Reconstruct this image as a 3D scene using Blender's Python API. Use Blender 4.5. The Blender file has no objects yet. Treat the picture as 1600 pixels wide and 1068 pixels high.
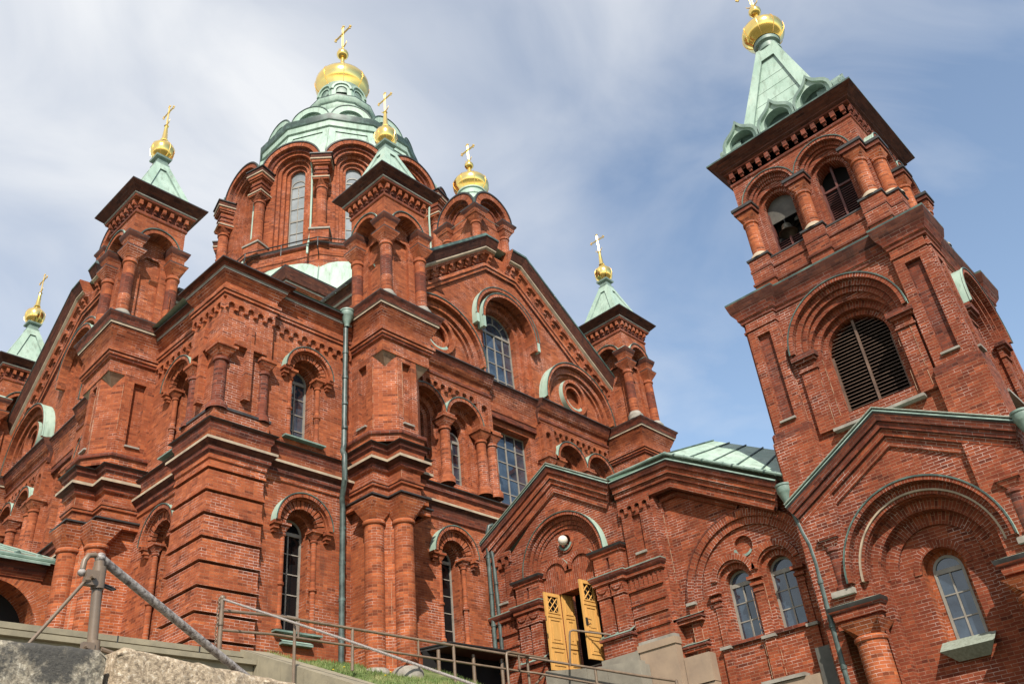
import bpy, math, random
from mathutils import Vector, Matrix
from mathutils.geometry import tessellate_polygon
random.seed(7)
PI = math.pi
sc = bpy.context.scene
COL = sc.collection

# ------------------------------------------------------------------ camera
cam = bpy.data.cameras.new('camera')
cam_o = bpy.data.objects.new('camera', cam)
COL.objects.link(cam_o)
# world axes seen in camera space (x right, y down, z forward)
RM = ((0.6841, -0.7234, -0.0931), (0.3389, 0.4283, -0.8377), (0.6459, 0.5415, 0.5382))
m3 = Matrix((RM[0], [-v for v in RM[1]], [-v for v in RM[2]])).transposed()
cam_o.matrix_world = m3.to_4x4()
cam.sensor_width = 36.0
cam.lens = 1381.43 / 1600.0 * 36.0
cam.clip_start = 0.05
cam.clip_end = 3000.0
sc.camera = cam_o

# ------------------------------------------------------------------ light
SUN_EL = math.radians(40.0)
sx, sy = -0.675, -0.738
w = bpy.data.worlds.new('World'); sc.world = w; w.use_nodes = True
nt = w.node_tree; nt.nodes.clear()
def N(t, typ, **kw):
    n = t.nodes.new(typ)
    for k, v in kw.items(): setattr(n, k, v)
    return n
out = N(nt, 'ShaderNodeOutputWorld'); bg = N(nt, 'ShaderNodeBackground')
sky = N(nt, 'ShaderNodeTexSky', sky_type='NISHITA', sun_disc=False)
sky.sun_elevation = SUN_EL; sky.sun_rotation = math.atan2(sx, sy)
sky.air_density = 1.25; sky.dust_density = 0.2; sky.ozone_density = 1.2
tc = N(nt, 'ShaderNodeTexCoord')
mp = N(nt, 'ShaderNodeMapping'); mp.inputs['Scale'].default_value = (1.0, 1.4, 2.0); mp.inputs['Rotation'].default_value = (0.2, 0.4, 0.5)
n1 = N(nt, 'ShaderNodeTexNoise'); n1.inputs['Scale'].default_value = 2.6; n1.inputs['Detail'].default_value = 7; n1.inputs['Roughness'].default_value = 0.50; n1.inputs['Distortion'].default_value = 0.6
dot = N(nt, 'ShaderNodeVectorMath', operation='DOT_PRODUCT')
dot.inputs[1].default_value = (-0.52, 0.34, 1.18)      # the cloud bank lies overhead and to the north
ma = N(nt, 'ShaderNodeMath', operation='MULTIPLY_ADD'); ma.inputs[1].default_value = 1.0; ma.inputs[2].default_value = -0.24
ad = N(nt, 'ShaderNodeMath', operation='ADD')
rp = N(nt, 'ShaderNodeMapRange'); rp.inputs['From Min'].default_value = 0.05; rp.inputs['From Max'].default_value = 0.95
rp.inputs['To Min'].default_value = 0.06; rp.inputs['To Max'].default_value = 0.95
mx = N(nt, 'ShaderNodeMix', data_type='RGBA'); mx.inputs[7].default_value = (4.9, 5.0, 5.15, 1)
L = nt.links.new
L(tc.outputs['Generated'], mp.inputs[0]); L(mp.outputs[0], n1.inputs['Vector'])
L(tc.outputs['Generated'], dot.inputs[0]); L(dot.outputs['Value'], ma.inputs[0])
L(ma.outputs[0], ad.inputs[0]); nz = N(nt, 'ShaderNodeMath', operation='MULTIPLY_ADD'); nz.inputs[1].default_value = 1.5; nz.inputs[2].default_value = -0.745; L(n1.outputs['Fac'], nz.inputs[0]); L(nz.outputs[0], ad.inputs[1]); L(ad.outputs[0], rp.inputs['Value'])
L(rp.outputs[0], mx.inputs[0]); L(sky.outputs[0], mx.inputs[6]); L(mx.outputs[2], bg.inputs[0]); L(bg.outputs[0], out.inputs[0])
bg.inputs[1].default_value = 0.135

sl = bpy.data.lights.new('sun', 'SUN'); sl.energy = 4.8; sl.angle = math.radians(0.53); sl.color = (1.0, 0.93, 0.82)
so = bpy.data.objects.new('sun', sl); COL.objects.link(so)
sd = Vector((sx * math.cos(SUN_EL), sy * math.cos(SUN_EL), math.sin(SUN_EL)))
so.rotation_euler = sd.to_track_quat('Z', 'Y').to_euler()
sc.view_settings.view_transform = 'Standard'; sc.view_settings.look = 'None'
sc.view_settings.exposure = 0.48; sc.view_settings.gamma = 1.0
sc.cycles.max_bounces = 6; sc.cycles.diffuse_bounces = 2; sc.cycles.glossy_bounces = 3

# ------------------------------------------------------------------ materials
MATS = {}
def newmat(name):
    m = bpy.data.materials.new(name); m.use_nodes = True
    t = m.node_tree; b = t.nodes['Principled BSDF']; MATS[name] = m
    return m, t, b
def noise(t, vec, scale, detail=4, rough=0.55):
    n = N(t, 'ShaderNodeTexNoise'); n.inputs['Scale'].default_value = scale; n.inputs['Detail'].default_value = detail; n.inputs['Roughness'].default_value = rough
    t.links.new(vec, n.inputs['Vector']); return n
def ramp(t, fac, pts):
    r = N(t, 'ShaderNodeValToRGB'); e = r.color_ramp.elements
    while len(e) > len(pts): e.remove(e[-1])
    while len(e) < len(pts): e.new(0.5)
    for el, (p, c) in zip(e, pts):
        el.position = p; el.color = (*c, 1) if len(c) == 3 else c
    t.links.new(fac, r.inputs[0]); return r
def mixc(t, fac, a, b, mode='MIX'):
    m = N(t, 'ShaderNodeMix', data_type='RGBA', blend_type=mode)
    for i, v in ((0, fac), (6, a), (7, b)):
        if isinstance(v, (int, float)): m.inputs[i].default_value = v
        elif isinstance(v, tuple): m.inputs[i].default_value = (*v, 1)
        else: t.links.new(v, m.inputs[i])
    return m.outputs[2]
def bump(t, b, h, strength, dist=0.02):
    n = N(t, 'ShaderNodeBump'); n.inputs['Strength'].default_value = strength; n.inputs['Distance'].default_value = dist
    t.links.new(h, n.inputs['Height']); t.links.new(n.outputs[0], b.inputs['Normal'])

def brick(name, c1, c2, mortar, white=0.25, dark=0.5, msize=0.009, soot=(0.06, 0.026, 0.019)):
    m, t, b = newmat(name)
    uv = N(t, 'ShaderNodeUVMap'); geo = N(t, 'ShaderNodeNewGeometry'); P = geo.outputs['Position']
    br = N(t, 'ShaderNodeTexBrick'); br.offset = 0.5
    br.inputs['Scale'].default_value = 1.0; br.inputs['Brick Width'].default_value = 0.285; br.inputs['Row Height'].default_value = 0.083
    br.inputs['Mortar Size'].default_value = msize; br.inputs['Mortar Smooth'].default_value = 0.3; br.inputs['Bias'].default_value = -0.1
    t.links.new(uv.outputs[0], br.inputs['Vector'])
    br.inputs['Color1'].default_value = (*c1, 1); br.inputs['Color2'].default_value = (*c2, 1)
    # mortar: mostly brick-dust grey, bleached white in patches
    nm = noise(t, P, 0.8, 6, 0.72)
    rm = ramp(t, nm.outputs['Fac'], [(0.48, mortar), (0.66, tuple(min(1, x + white) for x in mortar))])
    t.links.new(rm.outputs[0], br.inputs['Mortar'])
    nb = noise(t, P, 0.33, 6, 0.6)                        # big weathering clouds
    rb = ramp(t, nb.outputs['Fac'], [(0.30, (0.74, 0.70, 0.69)), (0.52, (1, 1, 1)), (0.75, (1.16, 1.14, 1.10))])
    # every brick its own firing: a random value per brick cell
    def mth(op, a, b_=None, c_=None):
        n_ = N(t, 'ShaderNodeMath', operation=op)
        for i_, v_ in enumerate((a, b_, c_)):
            if v_ is None: continue
            if isinstance(v_, (int, float)): n_.inputs[i_].default_value = v_
            else: t.links.new(v_, n_.inputs[i_])
        return n_.outputs[0]
    sep = N(t, 'ShaderNodeSeparateXYZ'); t.links.new(uv.outputs[0], sep.inputs[0])
    row = mth('FLOOR', mth('DIVIDE', sep.outputs[1], 0.083))
    odd = mth('MULTIPLY', mth('FLOORED_MODULO', row, 2.0), 0.5)
    cell = mth('FLOOR', mth('ADD', mth('DIVIDE', sep.outputs[0], 0.285), odd))
    cmb = N(t, 'ShaderNodeCombineXYZ'); t.links.new(cell, cmb.inputs[0]); t.links.new(row, cmb.inputs[1])
    wn = N(t, 'ShaderNodeTexWhiteNoise', noise_dimensions='2D'); t.links.new(cmb.outputs[0], wn.inputs['Vector'])
    rw = ramp(t, wn.outputs['Value'], [(0.0, (0.50, 0.48, 0.52)), (0.06, (0.60, 0.57, 0.60)), (0.13, (0.84, 0.81, 0.80)), (0.6, (1.0, 1.0, 1.0)), (0.9, (1.15, 1.18, 1.12)), (1.0, (1.28, 1.38, 1.28))])
    bc = mixc(t, 1.0, br.outputs['Color'], rw.outputs[0], 'MULTIPLY')
    bc = mixc(t, br.outputs['Fac'], bc, rm.outputs[0])
    c = mixc(t, 1.0, bc, rb.outputs[0], 'MULTIPLY')
    n3 = noise(t, P, 3.2, 4, 0.7)
    r3 = ramp(t, n3.outputs['Fac'], [(0.33, (0.80, 0.77, 0.76)), (0.55, (1.0, 1.0, 1.0)), (0.72, (1.10, 1.09, 1.07))])
    c = mixc(t, 0.8, c, r3.outputs[0], 'MULTIPLY')
    mps = N(t, 'ShaderNodeMapping'); mps.inputs['Scale'].default_value = (2.2, 2.2, 0.35)
    t.links.new(P, mps.inputs[0])
    ns = noise(t, mps.outputs[0], 1.0, 6, 0.68)           # soot runs
    rs = ramp(t, ns.outputs['Fac'], [(0.58, (0, 0, 0)), (0.74, (dark, dark, dark))])
    c = mixc(t, rs.outputs[0], c, soot)
    t.links.new(c, b.inputs['Base Color'])
    b.inputs['Roughness'].default_value = 0.88; b.inputs['Specular IOR Level'].default_value = 0.25
    inv = N(t, 'ShaderNodeMath', operation='MULTIPLY_ADD'); inv.inputs[1].default_value = -1.0
    t.links.new(br.outputs['Fac'], inv.inputs[0]); 
    nf = noise(t, P, 22, 3, 0.6); t.links.new(nf.outputs['Fac'], inv.inputs[2])
    bump(t, b, inv.outputs[0], 0.55, 0.012)
    return m
brick('brick', (0.320, 0.084, 0.032), (0.222, 0.053, 0.022), (0.265, 0.110, 0.058), 0.34, 0.50, 0.0062)
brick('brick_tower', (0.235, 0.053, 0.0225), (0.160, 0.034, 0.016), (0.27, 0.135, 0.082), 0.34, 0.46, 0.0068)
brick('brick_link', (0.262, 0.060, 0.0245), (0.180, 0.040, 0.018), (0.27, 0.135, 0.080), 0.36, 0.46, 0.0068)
brick('brick_orange', (0.355, 0.095, 0.034), (0.260, 0.064, 0.0245), (0.29, 0.125, 0.066), 0.34, 0.40, 0.0064)
brick('brick_soot_shade', (0.100, 0.031, 0.018), (0.060, 0.020, 0.013), (0.06, 0.027, 0.02), 0.05, 0.75, 0.005, (0.02, 0.014, 0.012))  # sooty brick, deepened further: the shade under cornices is put into its colour
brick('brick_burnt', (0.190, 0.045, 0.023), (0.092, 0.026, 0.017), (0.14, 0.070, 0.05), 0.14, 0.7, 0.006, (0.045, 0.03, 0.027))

def plain(name, c, rough, c2=None, scale=3.0, metal=0.0, bs=0.0, bscale=20, spec=0.5, stretch=None, lo=0.35, hi=0.7):
    m, t, b = newmat(name)
    geo = N(t, 'ShaderNodeNewGeometry'); P = geo.outputs['Position']
    if c2:
        v = P
        if stretch:
            mm = N(t, 'ShaderNodeMapping'); mm.inputs['Scale'].default_value = stretch; t.links.new(P, mm.inputs[0]); v = mm.outputs[0]
        n = noise(t, v, scale, 6, 0.62); r = ramp(t, n.outputs['Fac'], [(lo, c), (hi, c2)])
        t.links.new(r.outputs[0], b.inputs['Base Color'])
    else: b.inputs['Base Color'].default_value = (*c, 1)
    b.inputs['Roughness'].default_value = rough; b.inputs['Metallic'].default_value = metal; b.inputs['Specular IOR Level'].default_value = spec
    if bs:
        n = noise(t, P, bscale, 4); bump(t, b, n.outputs['Fac'], bs, 0.02)
    return m, t, b
m, t, b = plain('copper', (0.26, 0.37, 0.30), 0.6, (0.38, 0.485, 0.41), 1.6, bs=0.06, bscale=9, stretch=(1, 1, 0.4))
src = b.inputs['Base Color'].links[0].from_socket; geo = N(t, 'ShaderNodeNewGeometry')
mm = N(t, 'ShaderNodeMapping'); mm.inputs['Scale'].default_value = (5.0, 5.0, 0.55); t.links.new(geo.outputs['Position'], mm.inputs[0])
ns = noise(t, mm.outputs[0], 1.0, 7, 0.7); rs = ramp(t, ns.outputs['Fac'], [(0.50, (0, 0, 0)), (0.70, (0.65, 0.65, 0.65))])
cc = mixc(t, rs.outputs[0], src, (0.125, 0.155, 0.115))
n4 = noise(t, geo.outputs['Position'], 0.9, 6, 0.7); r4 = ramp(t, n4.outputs['Fac'], [(0.60, (0, 0, 0)), (0.76, (0.5, 0.5, 0.5))])
cc = mixc(t, r4.outputs[0], cc, (0.40, 0.40, 0.31)); t.links.new(cc, b.inputs['Base Color'])
plain('copper_dark', (0.035, 0.060, 0.052), 0.5, (0.12, 0.20, 0.165), 2.2, bs=0.05, bscale=12, lo=0.45, hi=0.75)
plain('copper_mid', (0.11, 0.165, 0.14), 0.5, (0.24, 0.32, 0.27), 2.5, bs=0.05, bscale=12)
plain('pipe_green', (0.030, 0.042, 0.038), 0.45, (0.095, 0.13, 0.118), 3.5, bs=0.03, bscale=14)
plain('pipe_dark', (0.035, 0.045, 0.042), 0.4, (0.085, 0.11, 0.10), 4.0)
plain('tar_metal', (0.018, 0.017, 0.017), 0.55, (0.045, 0.042, 0.04), 3.0)
plain('cream_stone', (0.42, 0.335, 0.235), 0.85, (0.25, 0.19, 0.14), 2.5, bs=0.1, bscale=25)
plain('grey_stone', (0.30, 0.275, 0.235), 0.85, (0.17, 0.15, 0.125), 3.0, bs=0.15, bscale=18)
plain('plinth_granite', (0.31, 0.225, 0.155), 0.8, (0.22, 0.16, 0.115), 1.4, bs=0.1, bscale=40)
plain('concrete', (0.25, 0.225, 0.18), 0.9, (0.15, 0.135, 0.11), 1.5, bs=0.12, bscale=30)
plain('step_stone', (0.26, 0.225, 0.155), 0.9, (0.16, 0.14, 0.10), 2.2, bs=0.15, bscale=35)
plain('frame_paint', (0.26, 0.235, 0.20), 0.5, (0.17, 0.155, 0.13), 4.0)
plain('frame_dark', (0.085, 0.065, 0.05), 0.5, (0.05, 0.04, 0.033), 4.0)
plain('louvre_red', (0.115, 0.030, 0.022), 0.6, (0.065, 0.02, 0.016), 4.0)
plain('louvre_brown', (0.075, 0.042, 0.028), 0.65, (0.15, 0.09, 0.06), 3.0)
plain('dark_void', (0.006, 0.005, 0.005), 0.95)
plain('door_yellow', (0.60, 0.335, 0.105), 0.42, (0.46, 0.235, 0.06), 3.0, bs=0.02, bscale=6, stretch=(14, 14, 0.7))
plain('black_iron', (0.02, 0.02, 0.02), 0.45)
plain('rail_brown', (0.19, 0.133, 0.088), 0.42, (0.115, 0.083, 0.062), 6.0, bs=0.03, bscale=40)
plain('canopy_wood', (0.13, 0.062, 0.030), 0.7, (0.075, 0.038, 0.02), 3.0)
plain('sheet_grey', (0.055, 0.052, 0.045), 0.6, (0.12, 0.11, 0.09), 2.0)
plain('bell_bronze', (0.20, 0.19, 0.15), 0.4, (0.11, 0.10, 0.08), 6.0, metal=0.6)
plain('gold', (1.0, 0.74, 0.26), 0.18, (0.95, 0.64, 0.18), 1.2, metal=1.0, bs=0.05, bscale=2.2)
plain('gold_rough', (0.95, 0.66, 0.24), 0.36, metal=1.0)
m, t, b = plain('glass', (0.008, 0.013, 0.022), 0.04, (0.05, 0.072, 0.10), 1.3, bs=0.05, bscale=1.3, spec=0.9); b.inputs['IOR'].default_value = 1.6
m, t, b = plain('glass_dark', (0.006, 0.007, 0.008), 0.08, bs=0.04, bscale=1.6, spec=0.25)
m, t, b = plain('glass_pale', (0.17, 0.19, 0.20), 0.10, (0.30, 0.32, 0.33), 0.9, bs=0.10, bscale=1.7, spec=0.9)
m, t, b = plain('weathered_zinc', (0.25, 0.285, 0.235), 0.65, (0.15, 0.165, 0.13), 5.0, stretch=(3, 3, .6))
plain('mortar_line', (0.42, 0.29, 0.19), 0.9, (0.24, 0.12, 0.07), 6.0)
plain('corbel_stone', (0.30, 0.20, 0.13), 0.9, (0.16, 0.095, 0.06), 4.0, bs=0.15, bscale=20)
plain('flower_yellow', (0.75, 0.55, 0.03), 0.7)
plain('lamp_glass', (0.66, 0.60, 0.52), 0.25)
# worn handrail: brown paint rubbed down to silvery metal
m, t, b = newmat('worn_rail'); geo = N(t, 'ShaderNodeNewGeometry'); P = geo.outputs['Position']
n = noise(t, P, 60, 9, 0.72); r = ramp(t, n.outputs['Fac'], [(0.40, (0.085, 0.066, 0.060)), (0.47, (0.20, 0.175, 0.16)), (0.60, (0.36, 0.325, 0.30))])
t.links.new(r.outputs[0], b.inputs['Base Color']); b.inputs['Roughness'].default_value = 0.42
bump(t, b, n.outputs['Fac'], 0.35, 0.004)
def granite(name, base, darkpatch, thr):
    m, t, b = newmat(name); geo = N(t, 'ShaderNodeNewGeometry'); P = geo.outputs['Position']
    n = noise(t, P, 62, 6, 0.78); r = ramp(t, n.outputs['Fac'], [(0.34, tuple(x * 0.28 for x in base)), (0.47, tuple(x * 0.8 for x in base)), (0.54, base), (0.68, (0.68, 0.64, 0.54))])
    v = N(t, 'ShaderNodeTexVoronoi'); v.inputs['Scale'].default_value = 105; t.links.new(P, v.inputs['Vector'])
    rv = ramp(t, v.outputs['Color'], [(0.2, (0.66, 0.6, 0.55)), (0.8, (1.2, 1.15, 1.1))])
    c = mixc(t, 0.8, r.outputs[0], rv.outputs[0], 'MULTIPLY')
    n2 = noise(t, P, 5.5, 6, 0.7); r2 = ramp(t, n2.outputs['Fac'], [(thr, (0, 0, 0)), (thr + .10, (darkpatch,) * 3)])
    c = mixc(t, r2.outputs[0], c, (0.045, 0.043, 0.04))      # lichen and grime
    t.links.new(c, b.inputs['Base Color']); b.inputs['Roughness'].default_value = 0.85
    bump(t, b, n.outputs['Fac'], 0.9, 0.012)
granite('granite_grey', (0.40, 0.36, 0.28), 0.92, 0.41)
granite('granite_pink', (0.47, 0.375, 0.265), 0.35, 0.50)
m, t, b = newmat('soil_grass'); geo = N(t, 'ShaderNodeNewGeometry'); P = geo.outputs['Position']
n = noise(t, P, 3.0, 6, 0.7); r = ramp(t, n.outputs['Fac'], [(0.35, (0.065, 0.10, 0.028)), (0.55, (0.125, 0.150, 0.050)), (0.68, (0.22, 0.20, 0.10))])
t.links.new(r.outputs[0], b.inputs['Base Color']); b.inputs['Roughness'].default_value = 0.95
m, t, b = newmat('grass_blade'); geo = N(t, 'ShaderNodeNewGeometry'); P = geo.outputs['Position']
n = noise(t, P, 1.7, 5, 0.7); r = ramp(t, n.outputs['Fac'], [(0.34, (0.07, 0.125, 0.025)), (0.52, (0.13, 0.18, 0.045)), (0.66, (0.26, 0.24, 0.10))])
t.links.new(r.outputs[0], b.inputs['Base Color']); b.inputs['Roughness'].default_value = 0.7
plain('earth', (0.085, 0.080, 0.055), 0.95, (0.075, 0.085, 0.045), 0.4)
plain('asphalt', (0.055, 0.053, 0.05), 0.9, (0.045, 0.043, 0.04), 0.8)

# ------------------------------------------------------------------ mesh builder
class Fr:
    """A wall's own axes: u along it, z up, d out of it."""
    def __init__(s, o, u, n):
        s.o = Vector((o[0], o[1], 0)); s.u = Vector((u[0], u[1], 0)).normalized(); s.n = Vector((n[0], n[1], 0)).normalized()
    def P(s, u, z, d=0.0): return s.o + s.u * u + s.n * d + Vector((0, 0, z))
    def sub(s, u, d=0.0): 
        f = Fr((0, 0), s.u, s.n); f.o = s.o + s.u * u + s.n * d; return f
class B:
    def __init__(s): s.v = []; s.f = []; s.uv = []; s.mi = []; s.sm = []; s.mats = []
    def mat(s, m):
        if m not in s.mats: s.mats.append(m)
        return s.mats.index(m)
    def face(s, pts, m, uv=None, smooth=False):
        pts = [Vector(p) for p in pts]
        if uv is None:
            n = Vector((0, 0, 0))
            for i in range(len(pts)):
                a, b_ = pts[i], pts[(i + 1) % len(pts)]
                n += a.cross(b_)
            if n.length > 1e-12: n.normalize()
            if abs(n.z) > 0.8: uv = [(p.x, p.y) for p in pts]
            else:
                tn = Vector((-n.y, n.x, 0))
                tn = tn.normalized() if tn.length > 1e-6 else Vector((1, 0, 0))
                up = n.cross(tn)
                if up.z < 0: up = -up
                uv = [(p.dot(tn), p.z if abs(n.z) < 0.5 else p.dot(up)) for p in pts]
        i0 = len(s.v); s.v += [tuple(p) for p in pts]
        s.f.append(tuple(range(i0, i0 + len(pts)))); s.uv.append(uv); s.mi.append(s.mat(m)); s.sm.append(smooth)
    def box(s, fr, u0, u1, z0, z1, d0, d1, m, top=None, bot=None):
        P = fr.P
        s.face([P(u0, z0, d1), P(u1, z0, d1), P(u1, z1, d1), P(u0, z1, d1)], m)
        s.face([P(u0, z0, d0), P(u0, z0, d1), P(u0, z1, d1), P(u0, z1, d0)], m)
        s.face([P(u1, z0, d0), P(u1, z0, d1), P(u1, z1, d1), P(u1, z1, d0)], m)
        s.face([P(u0, z0, d0), P(u1, z0, d0), P(u1, z1, d0), P(u0, z1, d0)], m)
        s.face([P(u0, z1, d0), P(u1, z1, d0), P(u1, z1, d1), P(u0, z1, d1)], top or m)
        s.face([P(u0, z0, d0), P(u1, z0, d0), P(u1, z0, d1), P(u0, z0, d1)], bot or m)
    def poly(s, fr, pts, d, m): s.face([fr.P(u, z, d) for u, z in pts], m, [(u, z) for u, z in pts])
    def plate(s, fr, outer, holes, d, m):
        loops = [[Vector((u, z, 0)) for u, z in q] for q in [outer] + holes]
        flat = [p for q in loops for p in q]
        for tri in tessellate_polygon(loops):
            q = [flat[i] for i in tri]
            s.face([fr.P(p.x, p.y, d) for p in q], m, [(p.x, p.y) for p in q])
    def strip(s, fr, pts, d0, d1, m, closed=False):
        k = len(pts); acc = 0.0
        for i in range(k if closed else k - 1):
            a, b_ = pts[i], pts[(i + 1) % k]; l = math.hypot(b_[0] - a[0], b_[1] - a[1])
            if abs(b_[0] - a[0]) < 1e-6: uv = [(d0, a[1]), (d0, b_[1]), (d1, b_[1]), (d1, a[1])]
            else: uv = [(d0, acc), (d0, acc + l), (d1, acc + l), (d1, acc)]
            s.face([fr.P(*a, d0), fr.P(*b_, d0), fr.P(*b_, d1), fr.P(*a, d1)], m, uv); acc += l
    def prism(s, fr, pts, d0, d1, m, side=None):
        s.plate(fr, pts, [], d1, m); s.strip(fr, pts, d0, d1, side or m, True)
    def tower(s, plan, z0, z1, m, top=True, bot=False):
        k = len(plan)
        for i in range(k):
            a, b_ = plan[i], plan[(i + 1) % k]
            s.face([(a[0], a[1], z0), (b_[0], b_[1], z0), (b_[0], b_[1], z1), (a[0], a[1], z1)], m)
        if top: s.face([(a[0], a[1], z1) for a in plan], m)
        if bot: s.face([(a[0], a[1], z0) for a in plan], m)
    def band(s, fr, cu, z0, zs, ro, ri, d, m, n=20, radial=True):
        """front of an upside-down U between two radii (jambs down to z0)"""
        if z0 < zs - 1e-6:
            for sg in (-1, 1):
                q = [(cu + sg * ro, z0), (cu + sg * ri, z0), (cu + sg * ri, zs), (cu + sg * ro, zs)]
                s.poly(fr, q, d, m)
        rm = 0.5 * (ro + ri)
        for i in range(n):
            a0 = PI * i / n; a1 = PI * (i + 1) / n
            q = [(cu + r * math.cos(a), zs + r * math.sin(a)) for r, a in ((ro, a0), (ri, a0), (ri, a1), (ro, a1))]
            uv = [(ro, a0 * rm), (ri, a0 * rm), (ri, a1 * rm), (ro, a1 * rm)]
            s.face([fr.P(*p, d) for p in q], m, uv)
    def ring(s, fr, cu, cz, ro, ri, d0, d1, m, mo=None, mi=None, a0=0.0, a1=PI, n=24, ends=True, moa=None):
        """a raised arch or full ring: front, outer and inner skins; moa = angle beyond which mo applies"""
        for i in range(n):
            b0 = a0 + (a1 - a0) * i / n; b1 = a0 + (a1 - a0) * (i + 1) / n; rm = 0.5 * (ro + ri)
            C = lambda r, a, d: fr.P(cu + r * math.cos(a), cz + r * math.sin(a), d)
            s.face([C(ro, b0, d1), C(ri, b0, d1), C(ri, b1, d1), C(ro, b1, d1)], m, [(ro, b0 * rm), (ri, b0 * rm), (ri, b1 * rm), (ro, b1 * rm)])
            s.face([C(ro, b0, d0), C(ro, b0, d1), C(ro, b1, d1), C(ro, b1, d0)], mo or m, [(d0, b0 * ro), (d1, b0 * ro), (d1, b1 * ro), (d0, b1 * ro)], True)
            s.face([C(ri, b0, d0), C(ri, b0, d1), C(ri, b1, d1), C(ri, b1, d0)], mi or m, [(d0, b0 * ri), (d1, b0 * ri), (d1, b1 * ri), (d0, b1 * ri)], True)
        if ends and abs(a1 - a0) < 6.2:
            for a in (a0, a1): s.face([C(ro, a, d0), C(ro, a, d1), C(ri, a, d1), C(ri, a, d0)], m)
    def opening(s, fr, cu, z0, zs, steps, m, n=20):
        """steps: (radius, depth); the reveals and stepped faces inside an arched hole"""
        for i, (r, d) in enumerate(steps):
            if i + 1 < len(steps):
                r2, d2 = steps[i + 1]
                pts = archpts(cu, z0, zs, r, n)
                s.strip(fr, pts + [pts[0]], d, d2, m)
                if abs(r2 - r) > 1e-6: s.band(fr, cu, z0, zs, r, r2, d2, m, n)
    def sweep(s, path, prof, mats, closed=False, caps=False):
        """prof (out, z) carried along a plan path with mitred corners; outward is to the right of travel"""
        k = len(path); pts = [Vector((p[0], p[1])) for p in path]; nr = []
        for i in range(k):
            ds = []
            if closed or i > 0: ds.append((pts[i] - pts[i - 1]).normalized())
            if closed or i < k - 1: ds.append((pts[(i + 1) % k] - pts[i]).normalized())
            ns = [Vector((d.y, -d.x)) for d in ds]
            if len(ns) == 1: nr.append(ns[0])
            else:
                q = ns[0] + ns[1]; nr.append(q / max(0.15, (1 + ns[0].dot(ns[1]))))
        acc = 0.0
        for i in range(k if closed else k - 1):
            j = (i + 1) % k; l = (pts[j] - pts[i]).length; dirn = (pts[j] - pts[i]).normalized()
            v = 0.0
            for q in range(len(prof) - 1):
                (o0, z0), (o1, z1) = prof[q], prof[q + 1]
                A0 = pts[i] + nr[i] * o0; A1 = pts[i] + nr[i] * o1; C0 = pts[j] + nr[j] * o0; C1 = pts[j] + nr[j] * o1
                h = math.hypot(o1 - o0, z1 - z0)
                e = lambda p: acc + (p - pts[i]).dot(dirn)
                vz0, vz1 = (z0, z1) if abs(z1 - z0) > 0.7 * h else (v, v + h)
                s.face([(A0.x, A0.y, z0), (C0.x, C0.y, z0), (C1.x, C1.y, z1), (A1.x, A1.y, z1)], mats[q],
                       [(e(A0), vz0), (e(C0), vz0), (e(C1), vz1), (e(A1), vz1)])
                v += h
            acc += l
        if caps and not closed:
            for i in (0, k - 1):
                s.face([((pts[i] + nr[i] * o).x, (pts[i] + nr[i] * o).y, z) for o, z in prof], caps if isinstance(caps, str) else mats[0])
    def rake(s, fr, path, prof, mats, cap=True):
        """prof (w down from the path, d out) carried along a sloping path in the wall's plane"""
        k = len(path); pts = [Vector(p) for p in path]; nr = []
        for i in range(k):
            ds = []
            if i > 0: ds.append((pts[i] - pts[i - 1]).normalized())
            if i < k - 1: ds.append((pts[i + 1] - pts[i]).normalized())
            ns = [Vector((d.y, -d.x)) for d in ds]
            ns = [n if n.y < 0 else -n for n in ns]
            nr.append(ns[0] if len(ns) == 1 else (ns[0] + ns[1]) / (1 + ns[0].dot(ns[1])))
        acc = 0.0
        for i in range(k - 1):
            l = (pts[i + 1] - pts[i]).length; v = 0.0
            for q in range(len(prof) - 1):
                (w0, d0), (w1, d1) = prof[q], prof[q + 1]; h = math.hypot(w1 - w0, d1 - d0)
                a = pts[i] + nr[i] * w0; a2 = pts[i] + nr[i] * w1; c = pts[i + 1] + nr[i + 1] * w0; c2 = pts[i + 1] + nr[i + 1] * w1
                s.face([fr.P(a.x, a.y, d0), fr.P(c.x, c.y, d0), fr.P(c2.x, c2.y, d1), fr.P(a2.x, a2.y, d1)], mats[q], [(acc, -v), (acc + l, -v), (acc + l, -v - h), (acc, -v - h)])
                v += h
            acc += l
        if cap:
            for i in (0, k - 1):
                s.face([fr.P((pts[i] + nr[i] * w_).x, (pts[i] + nr[i] * w_).y, d_) for w_, d_ in prof], mats[-1])
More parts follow.
